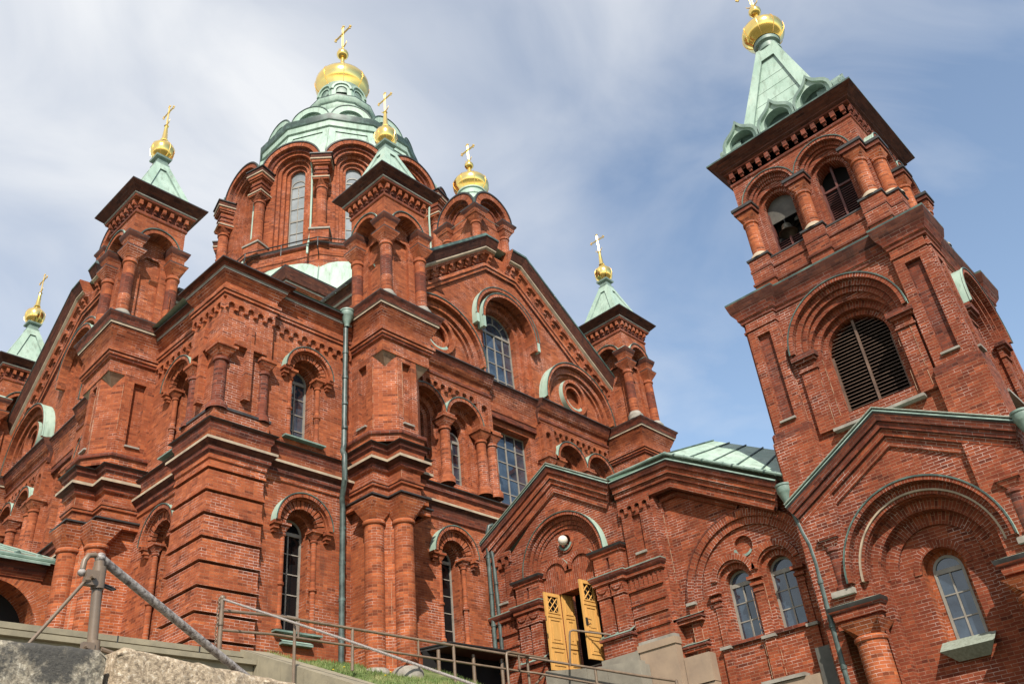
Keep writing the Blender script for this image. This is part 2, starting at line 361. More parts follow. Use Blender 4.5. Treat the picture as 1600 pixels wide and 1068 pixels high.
    def lathe(s, x, y, prof, n, m, rot=0.0, smooth=True, mats=None, a0=0.0, a1=2 * PI):
        for i in range(n):
            b0 = a0 + (a1 - a0) * i / n; b1 = a0 + (a1 - a0) * (i + 1) / n
            v = 0.0
            for q in range(len(prof) - 1):
                (r0, z0), (r1, z1) = prof[q], prof[q + 1]; h = math.hypot(r1 - r0, z1 - z0)
                C = lambda r, b_, z: (x + r * math.cos(b_ + rot), y + r * math.sin(b_ + rot), z)
                rr = max(r0, r1)
                vz0, vz1 = (z0, z1) if abs(z1 - z0) > 0.7 * h else (v, v + h)
                mm = mats[q] if mats else m
                if r1 < 1e-5: s.face([C(r0, b0, z0), C(r0, b1, z0), C(0, b0, z1)], mm, [(b0 * rr, vz0), (b1 * rr, vz0), (b0 * rr, vz1)], smooth)
                elif r0 < 1e-5: s.face([C(0, b0, z0), C(r1, b1, z1), C(r1, b0, z1)], mm, [(b0 * rr, vz0), (b1 * rr, vz1), (b0 * rr, vz1)], smooth)
                else: s.face([C(r0, b0, z0), C(r0, b1, z0), C(r1, b1, z1), C(r1, b0, z1)], mm, [(b0 * rr, vz0), (b1 * rr, vz0), (b1 * rr, vz1), (b0 * rr, vz1)], smooth)
                v += h
    def tube(s, pts, r, m, n=10, cap=True):
        pts = [Vector(p) for p in pts]; rings = []; a = None
        for i, p in enumerate(pts):
            d = Vector((0, 0, 0))
            if i + 1 < len(pts): d += (pts[i + 1] - p).normalized()
            if i > 0: d += (p - pts[i - 1]).normalized()
            if d.length < 1e-6: d = pts[i] - pts[i - 1]
            d.normalize()
            if a is None: a = d.cross(Vector((0, 0, 1)) if abs(d.z) < .9 else Vector((1, 0, 0)))
            a = (a - d * a.dot(d)).normalized(); b_ = d.cross(a)
            rr = r[i] if isinstance(r, (list, tuple)) else r
            rings.append([p + (a * math.cos(2 * PI * k / n) + b_ * math.sin(2 * PI * k / n)) * rr for k in range(n)])
        for i in range(len(pts) - 1):
            for k in range(n):
                q = (k + 1) % n
                s.face([rings[i][k], rings[i][q], rings[i + 1][q], rings[i + 1][k]], m, None, True)
        if cap:
            s.face(rings[0], m); s.face(rings[-1], m)
    def blob(s, c, r, m, n=12, sq=(1, 1, 1)):
        for i in range(n):
            for j in range(n // 2):
                C = lambda a, b_: (c[0] + r * sq[0] * math.cos(a) * math.sin(b_), c[1] + r * sq[1] * math.sin(a) * math.sin(b_), c[2] + r * sq[2] * math.cos(b_))
                a0, a1 = 2 * PI * i / n, 2 * PI * (i + 1) / n; b0, b1 = PI * j / (n // 2), PI * (j + 1) / (n // 2)
                q = [C(a0, b0), C(a1, b0), C(a1, b1), C(a0, b1)]
                if j == 0: q = [q[0], q[2], q[3]]
                elif j == n // 2 - 1: q = q[:3]
                s.face(q, m, None, True)
    def build(s, name, parent=None, label=None, merge=False):
        me = bpy.data.meshes.new(name)
        me.from_pydata(s.v, [], s.f)
        for mm in s.mats: me.materials.append(MATS[mm])
        ul = me.uv_layers.new(name='UVMap')
        flat = [c for f in s.uv for p in f for c in p]
        ul.data.foreach_set('uv', flat)
        me.polygons.foreach_set('material_index', s.mi)
        me.polygons.foreach_set('use_smooth', s.sm)
        me.update()
        if any(s.sm):                                     # weld so that round things shade smoothly
            import bmesh
            bm = bmesh.new(); bm.from_mesh(me); bmesh.ops.remove_doubles(bm, verts=bm.verts, dist=0.0004); bm.to_mesh(me); bm.free()
            me.set_sharp_from_angle(angle=math.radians(38))
        o = bpy.data.objects.new(name, me); COL.objects.link(o)
        if parent: o.parent = parent
        if label: o['label'] = label
        return o
def archpts(cu, z0, zs, r, n=20):
    p = [(cu + r * math.cos(PI * i / n), zs + r * math.sin(PI * i / n)) for i in range(n + 1)]
    if z0 < zs - 1e-6: p = [(cu + r, z0)] + p + [(cu - r, z0)]
    return p
def circ(cu, cz, r, n=28): return [(cu + r * math.cos(2 * PI * i / n), cz + r * math.sin(2 * PI * i / n)) for i in range(n)]
def rect(u0, u1, z0, z1): return [(u0, z0), (u1, z0), (u1, z1), (u0, z1)]
def thing(name, label, cat, loc=(0, 0, 0), group=None):
    o = bpy.data.objects.new(name, None); COL.objects.link(o); o.empty_display_size = 0.5
    o['label'] = label; o['category'] = cat
    if group: o['group'] = group
    return o
def tag(o, label, cat, group=None, kind=None):
    if kind: o['kind'] = kind
    if label: o['label'] = label
    if cat: o['category'] = cat
    if group: o['group'] = group
    return o
WORLD = Fr((0, 0), (1, 0), (0, -1))
# ------------------------------------------------------------------ shared pieces
def place(e, loc):
    e.location = loc
    return e
FF = Fr((16.1, 21.12), (1, 0), (0, -1)); FF.flip = False       # west front of the church
LF = Fr((11.80, 25.65), (.0436, .999), (-.999, .0436)); LF.flip = True         # north front, its mirror image
def plan(fr, pts):
    q = [fr.P(a, 0, d) for a, d in pts]; q = [(p.x, p.y) for p in q]
    return q[::-1] if fr.flip else q
def cross_bars(b, x, y, z, h, r, m, ang=1.57):
    """ornate single-barred cross with trefoil ends and a small crescent at its foot, standing on (x, y, z)"""
    ux, uy = math.cos(ang), math.sin(ang); Q = lambda a, c: (x + ux * a, y + uy * a, z + c)
    for sg in (-1, 1):                                       # open double stem
        b.tube([Q(sg * r * 1.3, 0), Q(sg * r * 1.3, h * .9)], r * .75, m, 7)
        b.tube([Q(-h * .30, h * .66 + sg * r * 1.2), Q(h * .30, h * .66 + sg * r * 1.2)], r * .75, m, 7)
    for a, c in ((-h * .30, h * .66), (h * .30, h * .66), (0, h * .92)):
        dx, dz = (math.copysign(1, a), 0) if a else (0, 1)
        for k in (-1, 0, 1):
            b.blob(Q(a + dx * r * (2.4 if k == 0 else .6) + (0 if dx else k * r * 2.2), c + dz * r * (2.4 if k == 0 else .6) + (k * r * 2.2 if dx else 0)), r * 1.5, m, 8)
    b.blob(Q(0, h * .66), r * 2.2, m, 8)
    b.tube([Q(h * .17 * math.cos(t), h * .20 - h * .13 * math.sin(t)) for t in [PI * i / 8 for i in range(9)]], [r * (.4 + .6 * math.sin(PI * i / 8)) for i in range(9)], m, 6)
def onion(b, x, y, z, r, h, rb, m, n=24):
    """squat gilded bulb: rb collar radius, r widest radius, h height to the tip"""
    pr = [(rb, z), (rb * 1.04, z + h * .02), (max(rb * 1.06, r * .80), z + h * .09), (r * .92, z + h * .17), (r * .985, z + h * .26), (r, z + h * .33), (r * .98, z + h * .40), (r * .91, z + h * .47),
          (r * .76, z + h * .54), (r * .54, z + h * .61), (r * .33, z + h * .68), (r * .20, z + h * .77), (r * .13, z + h * .90), (r * .10, z + h)]
    b.lathe(x, y, pr, n, m)
    for k in range(8):                                       # standing seams
        a = 2 * PI * k / 8 + 0.2
        b.tube([(x + (q[0] + .012) * math.cos(a), y + (q[0] + .012) * math.sin(a), q[1]) for q in pr[1:11]], r * .012, 'gold_rough', 5, False)
def frieze(b, fr, u0, u1, zt, zs, pitch, d0, d1, m):
    """corbel table: a strip whose lower edge is cut into little arches"""
    k = max(1, int(round((u1 - u0) / pitch))); p = (u1 - u0) / k; r = p * 0.33
    pts = [(u0, zt), (u0, zs - .13)]
    for i in range(k):
        c = u0 + (i + .5) * p
        pts += [(c - r, zs - .13)] + [(c - r * math.cos(PI * j / 8), zs + r * math.sin(PI * j / 8)) for j in range(9)] + [(c + r, zs - .13)]
    pts += [(u1, zs - .13), (u1, zt)]
    q = [pts[0]]
    for x in pts[1:]:
        if abs(x[0] - q[-1][0]) + abs(x[1] - q[-1][1]) > 1e-5: q.append(x)
    b.prism(fr, q, d0, d1, m)
def window(fr, cu, z0, zs, r, d, parent, rows, cols=2, glass='glass', paint='frame_paint', arch=True, name='window', bar=.035, top=None, radial=False):
    """framed window: an arched (or square, arch=False, zs = head) frame with its pane as a sub-part"""
    f = B(); g = B(); t = .055
    out_ = archpts(cu, z0, zs, r, 16) if arch else [(cu - r, z0), (cu + r, z0), (cu + r, zs), (cu - r, zs)]
    if arch:
        f.band(fr, cu, z0, zs, r, r - t * 1.2, d, paint, 16)
        f.strip(fr, archpts(cu, z0, zs, r - t * 1.2, 16), d - .06, d, paint)
    else:
        for q in ((cu - r, cu - r + t, z0, zs), (cu + r - t, cu + r, z0, zs)): f.box(fr, q[0], q[1], q[2], q[3], d - .06, d, paint)
        f.box(fr, cu - r + t, cu + r - t, zs - t, zs, d - .06, d, paint)
    f.box(fr, cu - r + t, cu + r - t, z0, z0 + t, d - .06, d - .004, paint)
    zt = zs if top is None else top
    if arch: f.box(fr, cu - r + t, cu + r - t, zt - .05, zt + .06, d - .06, d + .01, paint)
    for i in range(1, cols):
        u = cu - r + 2 * r * i / cols
        f.box(fr, u - bar * .6, u + bar * .6, z0, zt if arch else zs, d - .055, d - .007, paint)
    for i in range(1, rows):
        z = z0 + (zt - z0) * i / rows
        f.box(fr, cu - r + t, cu + r - t, z - bar * .45, z + bar * .45, d - .05, d - .012, paint)
    if radial:
        f.ring(fr, cu, zs, r * .56, r * .51, d - .05, d - .01, paint, a0=0, a1=PI, n=14)
        for a in (PI / 4, PI / 2, 3 * PI / 4):
            c, s_ = math.cos(a), math.sin(a); nx, nz = -s_ * bar * .5, c * bar * .5
            p = [(cu + r * .5 * c - nx, zs + r * .5 * s_ - nz), (cu + r * c - nx, zs + r * s_ - nz), (cu + r * c + nx, zs + r * s_ + nz), (cu + r * .5 * c + nx, zs + r * .5 * s_ + nz)]
            f.prism(fr, p, d - .05, d - .015, paint)
    rp_ = random.Random(int(abs(cu * 977 + z0 * 131 + r * 71)) + len(bpy.data.objects))
    ztop = zt if arch else zs
    for i in range(rows):
        for j in range(cols):
            ua, ub = cu - r + 2 * r * j / cols, cu - r + 2 * r * (j + 1) / cols; za, zb = z0 + (ztop - z0) * i / rows, z0 + (ztop - z0) * (i + 1) / rows
            tl, tu = rp_.uniform(-.012, .012), rp_.uniform(-.012, .012)
            dd = lambda u_, z_: d - .037 + tl * (z_ - (za + zb) / 2) / (zb - za) * .8 + tu * (u_ - (ua + ub) / 2) / (ub - ua) * .8
            g.face([fr.P(u_, z_, dd(u_, z_)) for u_, z_ in ((ua, za), (ub, za), (ub, zb), (ua, zb))], glass)
    if arch: g.poly(fr, archpts(cu, ztop, zs, r, 16) if ztop < zs else archpts(cu, zs, zs, r, 16), d - .037, glass)
    o = f.build(name, parent); g.build('pane', o)
    return o
def colonnette(b, fr, u, z0, z1, r, d, m, ringz=None):
    p = fr.P(u, 0, d)
    pr = [(r * 1.5, z0), (r * 1.5, z0 + .06), (r * 1.15, z0 + .14), (r, z0 + .18)]
    if ringz: pr += [(r, ringz - .07), (r * 1.45, ringz - .03), (r * 1.45, ringz + .03), (r, ringz + .07)]
    pr += [(r, z1 - .34), (r * 1.35, z1 - .32), (r * 1.35, z1 - .27), (r, z1 - .24)]
    b.lathe(p.x, p.y, pr, 14, m)
    s0 = r * 1.05; s1 = r * 1.9
    loft(b, p, s0, s1, z1 - .24, z1 - .05, m)
    f2 = Fr((0, 0), fr.u, fr.n); f2.o = Vector((p.x, p.y, 0))
    b.box(f2, -s1 - .03, s1 + .03, z1 - .05, z1 + .03, -s1 - .03, s1 + .03, m, 'tar_metal')
def mline(b, fr, u, d, z0, z1, rng=[5]):
    rng[0] += 1; q = random.Random(rng[0]); z = z0
    while z < z1:
        e = min(z1, z + q.uniform(.15, .7))
        if q.random() < .75: b.tube([fr.P(u + q.uniform(-.004, .004), z, d), fr.P(u + q.uniform(-.004, .004), e, d)], q.uniform(.005, .010), 'mortar_line', 4, False)
        z = e + q.uniform(.0, .12)
def loft(b, p, r, h, z0, z1, m, top=False):
    """cushion capital: a circle of radius r growing into a square of half width h, in flat facets"""
    c = [(p.x + r * math.cos(PI / 8 + k * PI / 4), p.y + r * math.sin(PI / 8 + k * PI / 4)) for k in range(8)]
    q = [(p.x + h * sx_, p.y + h * sy_) for sx_, sy_ in ((1, 1), (-1, 1), (-1, -1), (1, -1))]
    for k in range(4):
        a, a2 = c[2 * k], c[2 * k + 1]; nx = c[(2 * k + 2) % 8]; cn = q[k]; cn2 = q[(k + 1) % 4]
        b.face([(*a, z0), (*a2, z0), (*cn, z1)], m)
        b.face([(*a2, z0), (*nx, z0), (*cn2, z1), (*cn, z1)], m)
def hood_window(fr, cu, z0, zs, R, r, d_glass, parent, bw, rows, glass, b, m='brick'):
    """round-headed window with hood mould, voussoir lumps, colonnettes and a green sill; b collects the brickwork"""
    b.opening(fr, cu, z0, zs, [(r + .17, 0), (r + .17, -.20), (r, -.20), (r, d_glass - .08)], m, 18)
    b.ring(fr, cu, zs, R, R - .13, 0, .31, m, 'copper', m, 0, PI, 22); b.ring(fr, cu, zs, R - .129, R - .18, 0, .20, m, m, m, 0, PI, 22)
    b.ring(fr, cu, zs, R + .02, R - .012, .29, .332, 'copper_dark', 'copper', a0=0, a1=PI, n=22)
    k = 15
    for i in range(k):
        a0 = PI * (i + .12) / k; a1 = PI * (i + .88) / k
        b.ring(fr, cu, zs, R - .17, r + .10, 0, .13 + .012 * (i % 2), m, a0=a0, a1=a1, n=2)
    for sg in (-1, 1):
        colonnette(b, fr, cu + sg * (r + .10), z0, zs, .085, -.05, m, z0 + (zs - z0) * .42)
        q = cu + sg * (R - .085)                              # hood stops
        b.box(fr, q - .13, q + .13, zs - .10, zs - .005, .01, .27, m); b.box(fr, q - .09, q + .09, zs - .22, zs - .10, .01, .2, m)
        b.box(fr, q - .06, q + .06, zs - .31, zs - .22, .01, .13, m)
    sl_ = B()
    sl_.prism(Fr(fr.P(cu - r - .3, 0, 0)[:2], fr.n, -fr.u) if False else fr, rect(cu - r - .32, cu + r + .32, z0 - .11, z0 - .06), -.15, .20, 'copper_mid')
    sl_.face([fr.P(cu - r - .32, z0 + .04, -.35), fr.P(cu + r + .32, z0 + .04, -.35), fr.P(cu + r + .32, z0 - .058, .20), fr.P(cu - r - .32, z0 - .058, .20)], 'copper_mid')
    o = window(fr, cu, z0, zs, r, d_glass, parent, rows, 2, glass)
    sl_.build('sill', o)
    return archpts(cu, z0, zs, r + .17, 18)
def pipe(name, pts, r, parent, mat='pipe_green', collars=(), hopper=None, label=None):
    b = B(); b.tube(pts, r, mat, 12)
    for p in collars: b.lathe(p[0], p[1], [(r * 1.0, p[2] - .05), (r * 1.22, p[2] - .045), (r * 1.22, p[2] + .045), (r, p[2] + .05)], 12, mat)
    if hopper:
        x, y, z = hopper
        b.lathe(x, y, [(r, z - .62), (r * 1.15, z - .5), (r * 2.5, z - .2), (r * 2.7, z - .17), (r * 2.7, z - .02), (r * 2.95, z), (r * 2.95, z + .05), (0, z + .05)], 16, 'copper_mid')
    return b.build(name, parent, label)

# ------------------------------------------------------------------ the church
church = thing('cathedral', 'large red brick cathedral with green copper roofs, corner turrets and a gilded central dome', 'church', (20, 26, 6))

def pier(fr, far=False):
    """corner pier of an arm: twin shafts below, chamfered block above, square head carrying the turret"""
    b = B(); Q = lambda pts: plan(fr, pts)
    low = [(.3, -.35), (.3, 1.12), (.92, 1.66), (1.3, 1.66), (1.9, 1.0), (1.9, -.35)]
    chamf = [(.3, -.35), (.3, 1.12), (.92, 1.66), (1.78, 1.66), (2.38, 1.12), (2.38, -.35)]
    notch = [(.22, -.35), (.22, 1.18), (.86, 1.18), (.86, 1.80), (1.66, 1.80), (1.66, 1.18), (2.30, 1.18), (2.30, -.35)]
    b.sweep(Q(low), [(0, 3.0), (0, 11.0)], ['brick_orange'])
    for a, d in ((.30, 1.12), (1.0, 1.67)):
        p = fr.P(a, 0, d)
        b.lathe(p.x, p.y, [(.46, 3.0), (.46, 5.75), (.44, 5.86), (.36, 5.95)], 20, 'grey_stone')
        b.lathe(p.x, p.y, [(.30, 5.9), (.30, 10.14), (.34, 10.16), (.36, 10.2), (.36, 10.26), (.33, 10.3)], 22, 'brick_orange')
        loft(b, p, .33, .50, 10.3, 10.88, 'brick_orange')
    b.sweep(Q(notch), [(0, 10.88), (.16, 10.88), (.16, 11.06), (.24, 11.08), (.24, 11.13), (0, 11.2)], ['brick_orange', 'brick_orange', 'tar_metal', 'tar_metal', 'tar_metal'])
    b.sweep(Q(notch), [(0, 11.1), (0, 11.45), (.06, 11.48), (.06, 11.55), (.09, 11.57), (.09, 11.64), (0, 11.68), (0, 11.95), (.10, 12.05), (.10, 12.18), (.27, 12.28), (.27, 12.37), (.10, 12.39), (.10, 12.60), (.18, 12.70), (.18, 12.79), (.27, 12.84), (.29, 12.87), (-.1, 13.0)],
            ['brick', 'brick', 'brick', 'brick_burnt', 'brick', 'brick', 'brick', 'brick', 'brick_burnt', 'brick_soot_shade', 'cream_stone', 'grey_stone', 'brick', 'brick_burnt', 'brick_burnt', 'brick_soot_shade', 'tar_metal', 'copper'])
    b.sweep(Q(chamf), [(.18, 12.95), (.18, 13.18), (.26, 13.2), (.28, 13.26), (.26, 13.32), (.05, 13.38), (0, 13.4)], ['brick', 'brick_burnt', 'brick_burnt', 'brick_burnt', 'brick_burnt', 'brick'])
    b.sweep(Q([(.3, -.35), (.3, .03), (.47, .03), (.47, 1.08), (.3, 1.08), (.3, 1.12), (.92, 1.66), (.95, 1.66), (.95, 1.48), (1.75, 1.48), (1.75, 1.66), (1.78, 1.66), (2.38, 1.12), (2.38, 1.08), (2.21, 1.08), (2.21, .03), (2.38, .03), (2.38, -.35)]), [(0, 13.38), (0, 16.5)], ['brick'])
    # sunk panels shown by their raised borders
    for (u0, u1) in ((1.02, 1.93),):
        b.plate(fr, rect(.945, 1.755, 13.38, 16.5), [rect(1.14, 1.54, 13.75, 16.1)], 1.662, 'brick'); b.strip(fr, rect(1.14, 1.54, 13.75, 16.1), 1.662, 1.48, 'brick', True)
        b.box(fr, 1.11, 1.57, 13.70, 13.76, 1.5, 1.74, 'grey_stone')
    for sg in (0, 1):
        p0 = fr.P(.3 if sg == 0 else 2.38, 0, 0); sf = Fr((p0.x, p0.y), fr.n, -fr.u if sg == 0 else fr.u)
        b.plate(sf, rect(.025, 1.085, 13.38, 16.5), [rect(.36, .78, 13.75, 16.1)], .002, 'brick'); b.strip(sf, rect(.36, .78, 13.75, 16.1), .002, -.17, 'brick', True)
        b.box(sf, .33, .81, 13.70, 13.76, -.15, .08, 'grey_stone')
    for u_, d_, za_, zb_ in ((.92, 1.662, 13.5, 15.9), (.3, 1.12, 13.5, 15.9), (1.14, 1.662, 13.8, 16.1), (1.545, 1.49, 13.8, 16.1), (.66, 1.44, 6.0, 10.2), (.52, 1.30, 6.0, 10.2), (.86, 1.80, 11.7, 12.0), (1.3, 1.66, 6, 10)): mline(b, fr, u_, d_, za_, zb_)
    # stone corbel that squares the chamfer
    for a0, a1 in (((.3, 1.12), (.92, 1.66)), ((2.38, 1.12), (1.78, 1.66))):
        c = (a0[0], a1[1]); m_ = ((a0[0] + a1[0]) / 2, (a0[1] + a1[1]) / 2)
        A, C_, D, Mm = fr.P(a0[0], 16.3, a0[1]), fr.P(a1[0], 16.3, a1[1]), fr.P(c[0], 16.3, c[1]), fr.P(m_[0], 15.86, m_[1])
        b.face([A, D, Mm], 'corbel_stone'); b.face([D, C_, Mm], 'corbel_stone'); b.face([A, C_, D], 'corbel_stone')
    sq = [(.26, -.35), (.26, 1.72), (2.42, 1.72), (2.42, -.35)]
    b.sweep(Q(sq), [(-.03, 16.28), (-.03, 16.75), (.05, 16.78), (.05, 16.86), (.10, 16.88), (.10, 16.97), (.15, 16.99), (.15, 17.10), (.04, 17.12), (.04, 17.52), (.10, 17.62), (.24, 17.94), (.28, 17.96), (.28, 18.03), (.31, 18.05), (.36, 18.24), (.43, 18.33), (.43, 18.37), (-.4, 18.56)],
            ['brick', 'brick', 'brick_burnt', 'brick', 'brick', 'brick_burnt', 'brick', 'brick_burnt', 'brick', 'brick', 'brick', 'brick_soot_shade', 'cream_stone', 'grey_stone', 'brick_burnt', 'brick_soot_shade', 'tar_metal', 'copper_dark'])
    k = 16
    return b.build('corner_pier', church)

def turret(fr):
    c = fr.P(1.475, 0, .70); cx_, cy_ = c.x, c.y
    b = B(); top = 'copper_dark'
    fs = [Fr((cx_, cy_), (1, 0), (0, -1)), Fr((cx_, cy_), (0, -1), (-1, 0)), Fr((cx_, cy_), (-1, 0), (0, 1)), Fr((cx_, cy_), (0, 1), (1, 0))]
    S = lambda h: [(cx_ - h, cy_ - h), (cx_ - h, cy_ + h), (cx_ + h, cy_ + h), (cx_ + h, cy_ - h)][::-1]
    ring = lambda h: [(cx_ - h, cy_ - h), (cx_ + h, cy_ - h), (cx_ + h, cy_ + h), (cx_ - h, cy_ + h)]
    b.tower(ring(.60), 18.3, 23.5, 'brick', False)
    for f in fs:
        # blind niche with jambs, arch plate over it, impost hood
        b.plate(f, rect(-.74, .74, 18.45, 21.72), [archpts(0, 18.55, 21.45, .36, 12)], .72, 'brick')
        b.strip(f, archpts(0, 18.55, 21.45, .36, 12), .72, .60, 'brick')
        b.plate(f, [(-1.0, 22.02), (-.62, 22.02)] + [(-.62 * math.cos(PI * i / 14), 22.02 + .62 * math.sin(PI * i / 14)) for i in range(1, 14)] + [(.62, 22.02), (1.0, 22.02), (1.0, 23.5), (-1.0, 23.5)], [], 1.0, 'brick')
        b.strip(f, [(-.62 * math.cos(PI * i / 14), 22.02 + .62 * math.sin(PI * i / 14)) for i in range(15)], 1.0, .60, 'brick')
        b.ring(f, 0, 22.02, .80, .62, .98, 1.17, 'brick', 'copper', 'brick', .22, PI - .22, 16)
        b.ring(f, 0, 22.02, .83, .79, 1.14, 1.21, 'copper_dark', 'copper', a0=.2, a1=PI - .2, n=16)
        for i in range(7):
            u = -.93 + 1.86 * i / 6
            b.box(f, u - .065, u + .065, 23.66, 23.90, 1.0, 1.17, 'brick')
            b.box(f, u - .045, u + .045, 23.54, 23.66, 1.0, 1.08, 'brick_burnt')
    b.sweep(ring(1.0), [(0, 23.3), (.05, 23.33), (.05, 23.42), (.0, 23.5), (0, 23.90), (.22, 23.92), (.24, 24.0), (.27, 24.02), (.27, 24.07), (.52, 24.33), (.56, 24.37), (.56, 24.42), (-.1, 24.66)],
            ['brick', 'brick_burnt', 'brick', 'brick_burnt', 'brick', 'brick_burnt', 'grey_stone', 'grey_stone', 'brick_soot_shade', 'brick_soot_shade', 'tar_metal', 'copper_dark'], True)
    o = b.build('turret', church)
    for i, (sx_, sy_) in enumerate(((-1, -1), (1, -1), (1, 1), (-1, 1))):
        cb = B(); x, y = cx_ + .83 * sx_, cy_ + .83 * sy_; p = Vector((x, y, 0)); f = Fr((x, y), (1, 0), (0, -1))
        cb.lathe(x, y, [(.36, 18.5), (.36, 18.72), (.30, 18.78), (.25, 18.9)], 18, 'grey_stone')
        cb.lathe(x, y, [(.215, 18.85), (.215, 19.6)], 18, 'brick')
        cb.lathe(x, y, [(.215, 19.6), (.215, 20.5)], 18, 'brick_burnt')
        cb.lathe(x, y, [(.215, 20.5), (.215, 20.98), (.26, 21.02), (.26, 21.1), (.225, 21.14), (.225, 21.2)], 18, 'brick')
        loft(cb, p, .24, .31, 21.2, 21.46, 'brick')
        q = lambda h: [(x - h, y - h), (x + h, y - h), (x + h, y + h), (x - h, y + h)]
        cb.sweep(q(.25), [(.06, 21.46), (.09, 21.52), (.13, 21.6), (.13, 21.65), (0, 21.72), (0, 21.90), (.06, 22.0), (.08, 22.04), (.15, 22.24), (.15, 22.28), (-.1, 22.48)],
                 ['brick', 'brick', 'tar_metal', 'tar_metal', 'brick', 'brick', 'brick', 'brick_soot_shade', 'tar_metal', 'copper'], True)
        cb.build('column', o)
    s = B()
    z0, z1, h0, h1 = 24.52, 27.05, 1.14, .24
    s.tower(ring(h0), 24.4, z0, 'copper', False)
    A, C_ = ring(h0), ring(h1)
    for k in range(4):
        a, a2, c0, c1 = A[k], A[(k + 1) % 4], C_[k], C_[(k + 1) % 4]
        L3 = lambda p, q, t: tuple(p[i] + (q[i] - p[i]) * t for i in range(len(p)))
        P00, P10, P11, P01 = (*a, z0), (*a2, z0), (*c1, z1), (*c0, z1)
        G = lambda u, v: L3(L3(P00, P10, u), L3(P01, P11, u), v)
        loop = [G(.16, .10), G(.84, .10), G(.66, .80), G(.34, .80)]
        O_ = [P00, P10, P11, P01]
        ins = Vector((cx_, cy_, 0)); 
        def inn(p):
            q_ = Vector(p); v_ = Vector((cx_ - p[0], cy_ - p[1], 0)); return q_ + v_.normalized() * .07 + Vector((0, 0, -.02))
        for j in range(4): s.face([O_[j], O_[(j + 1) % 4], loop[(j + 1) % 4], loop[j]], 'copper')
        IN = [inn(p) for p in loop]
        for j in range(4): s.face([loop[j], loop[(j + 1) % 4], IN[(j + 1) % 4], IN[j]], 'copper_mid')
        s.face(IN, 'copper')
    s.sweep(ring(h1), [(0, 26.9), (.04, 26.94), (.04, 27.02), (-.02, 27.06), (-.02, 27.24), (.08, 27.3), (.10, 27.38), (-.2, 27.42)], ['copper_mid'] * 7, True)
    s.build('spire', o)
    g = B(); onion(g, cx_, cy_, 27.42, .48, 1.45, .28, 'gold')
    g.lathe(cx_, cy_, [(.15, 28.45), (.17, 28.5), (.12, 28.6), (.065, 29.35), (.10, 29.37), (.06, 29.43)], 14, 'gold')
    g.build('onion_dome', o)
    x = B(); cross_bars(x, cx_, cy_, 29.35, 1.3, .026, 'gold_rough'); x.build('cross', o)
    return o

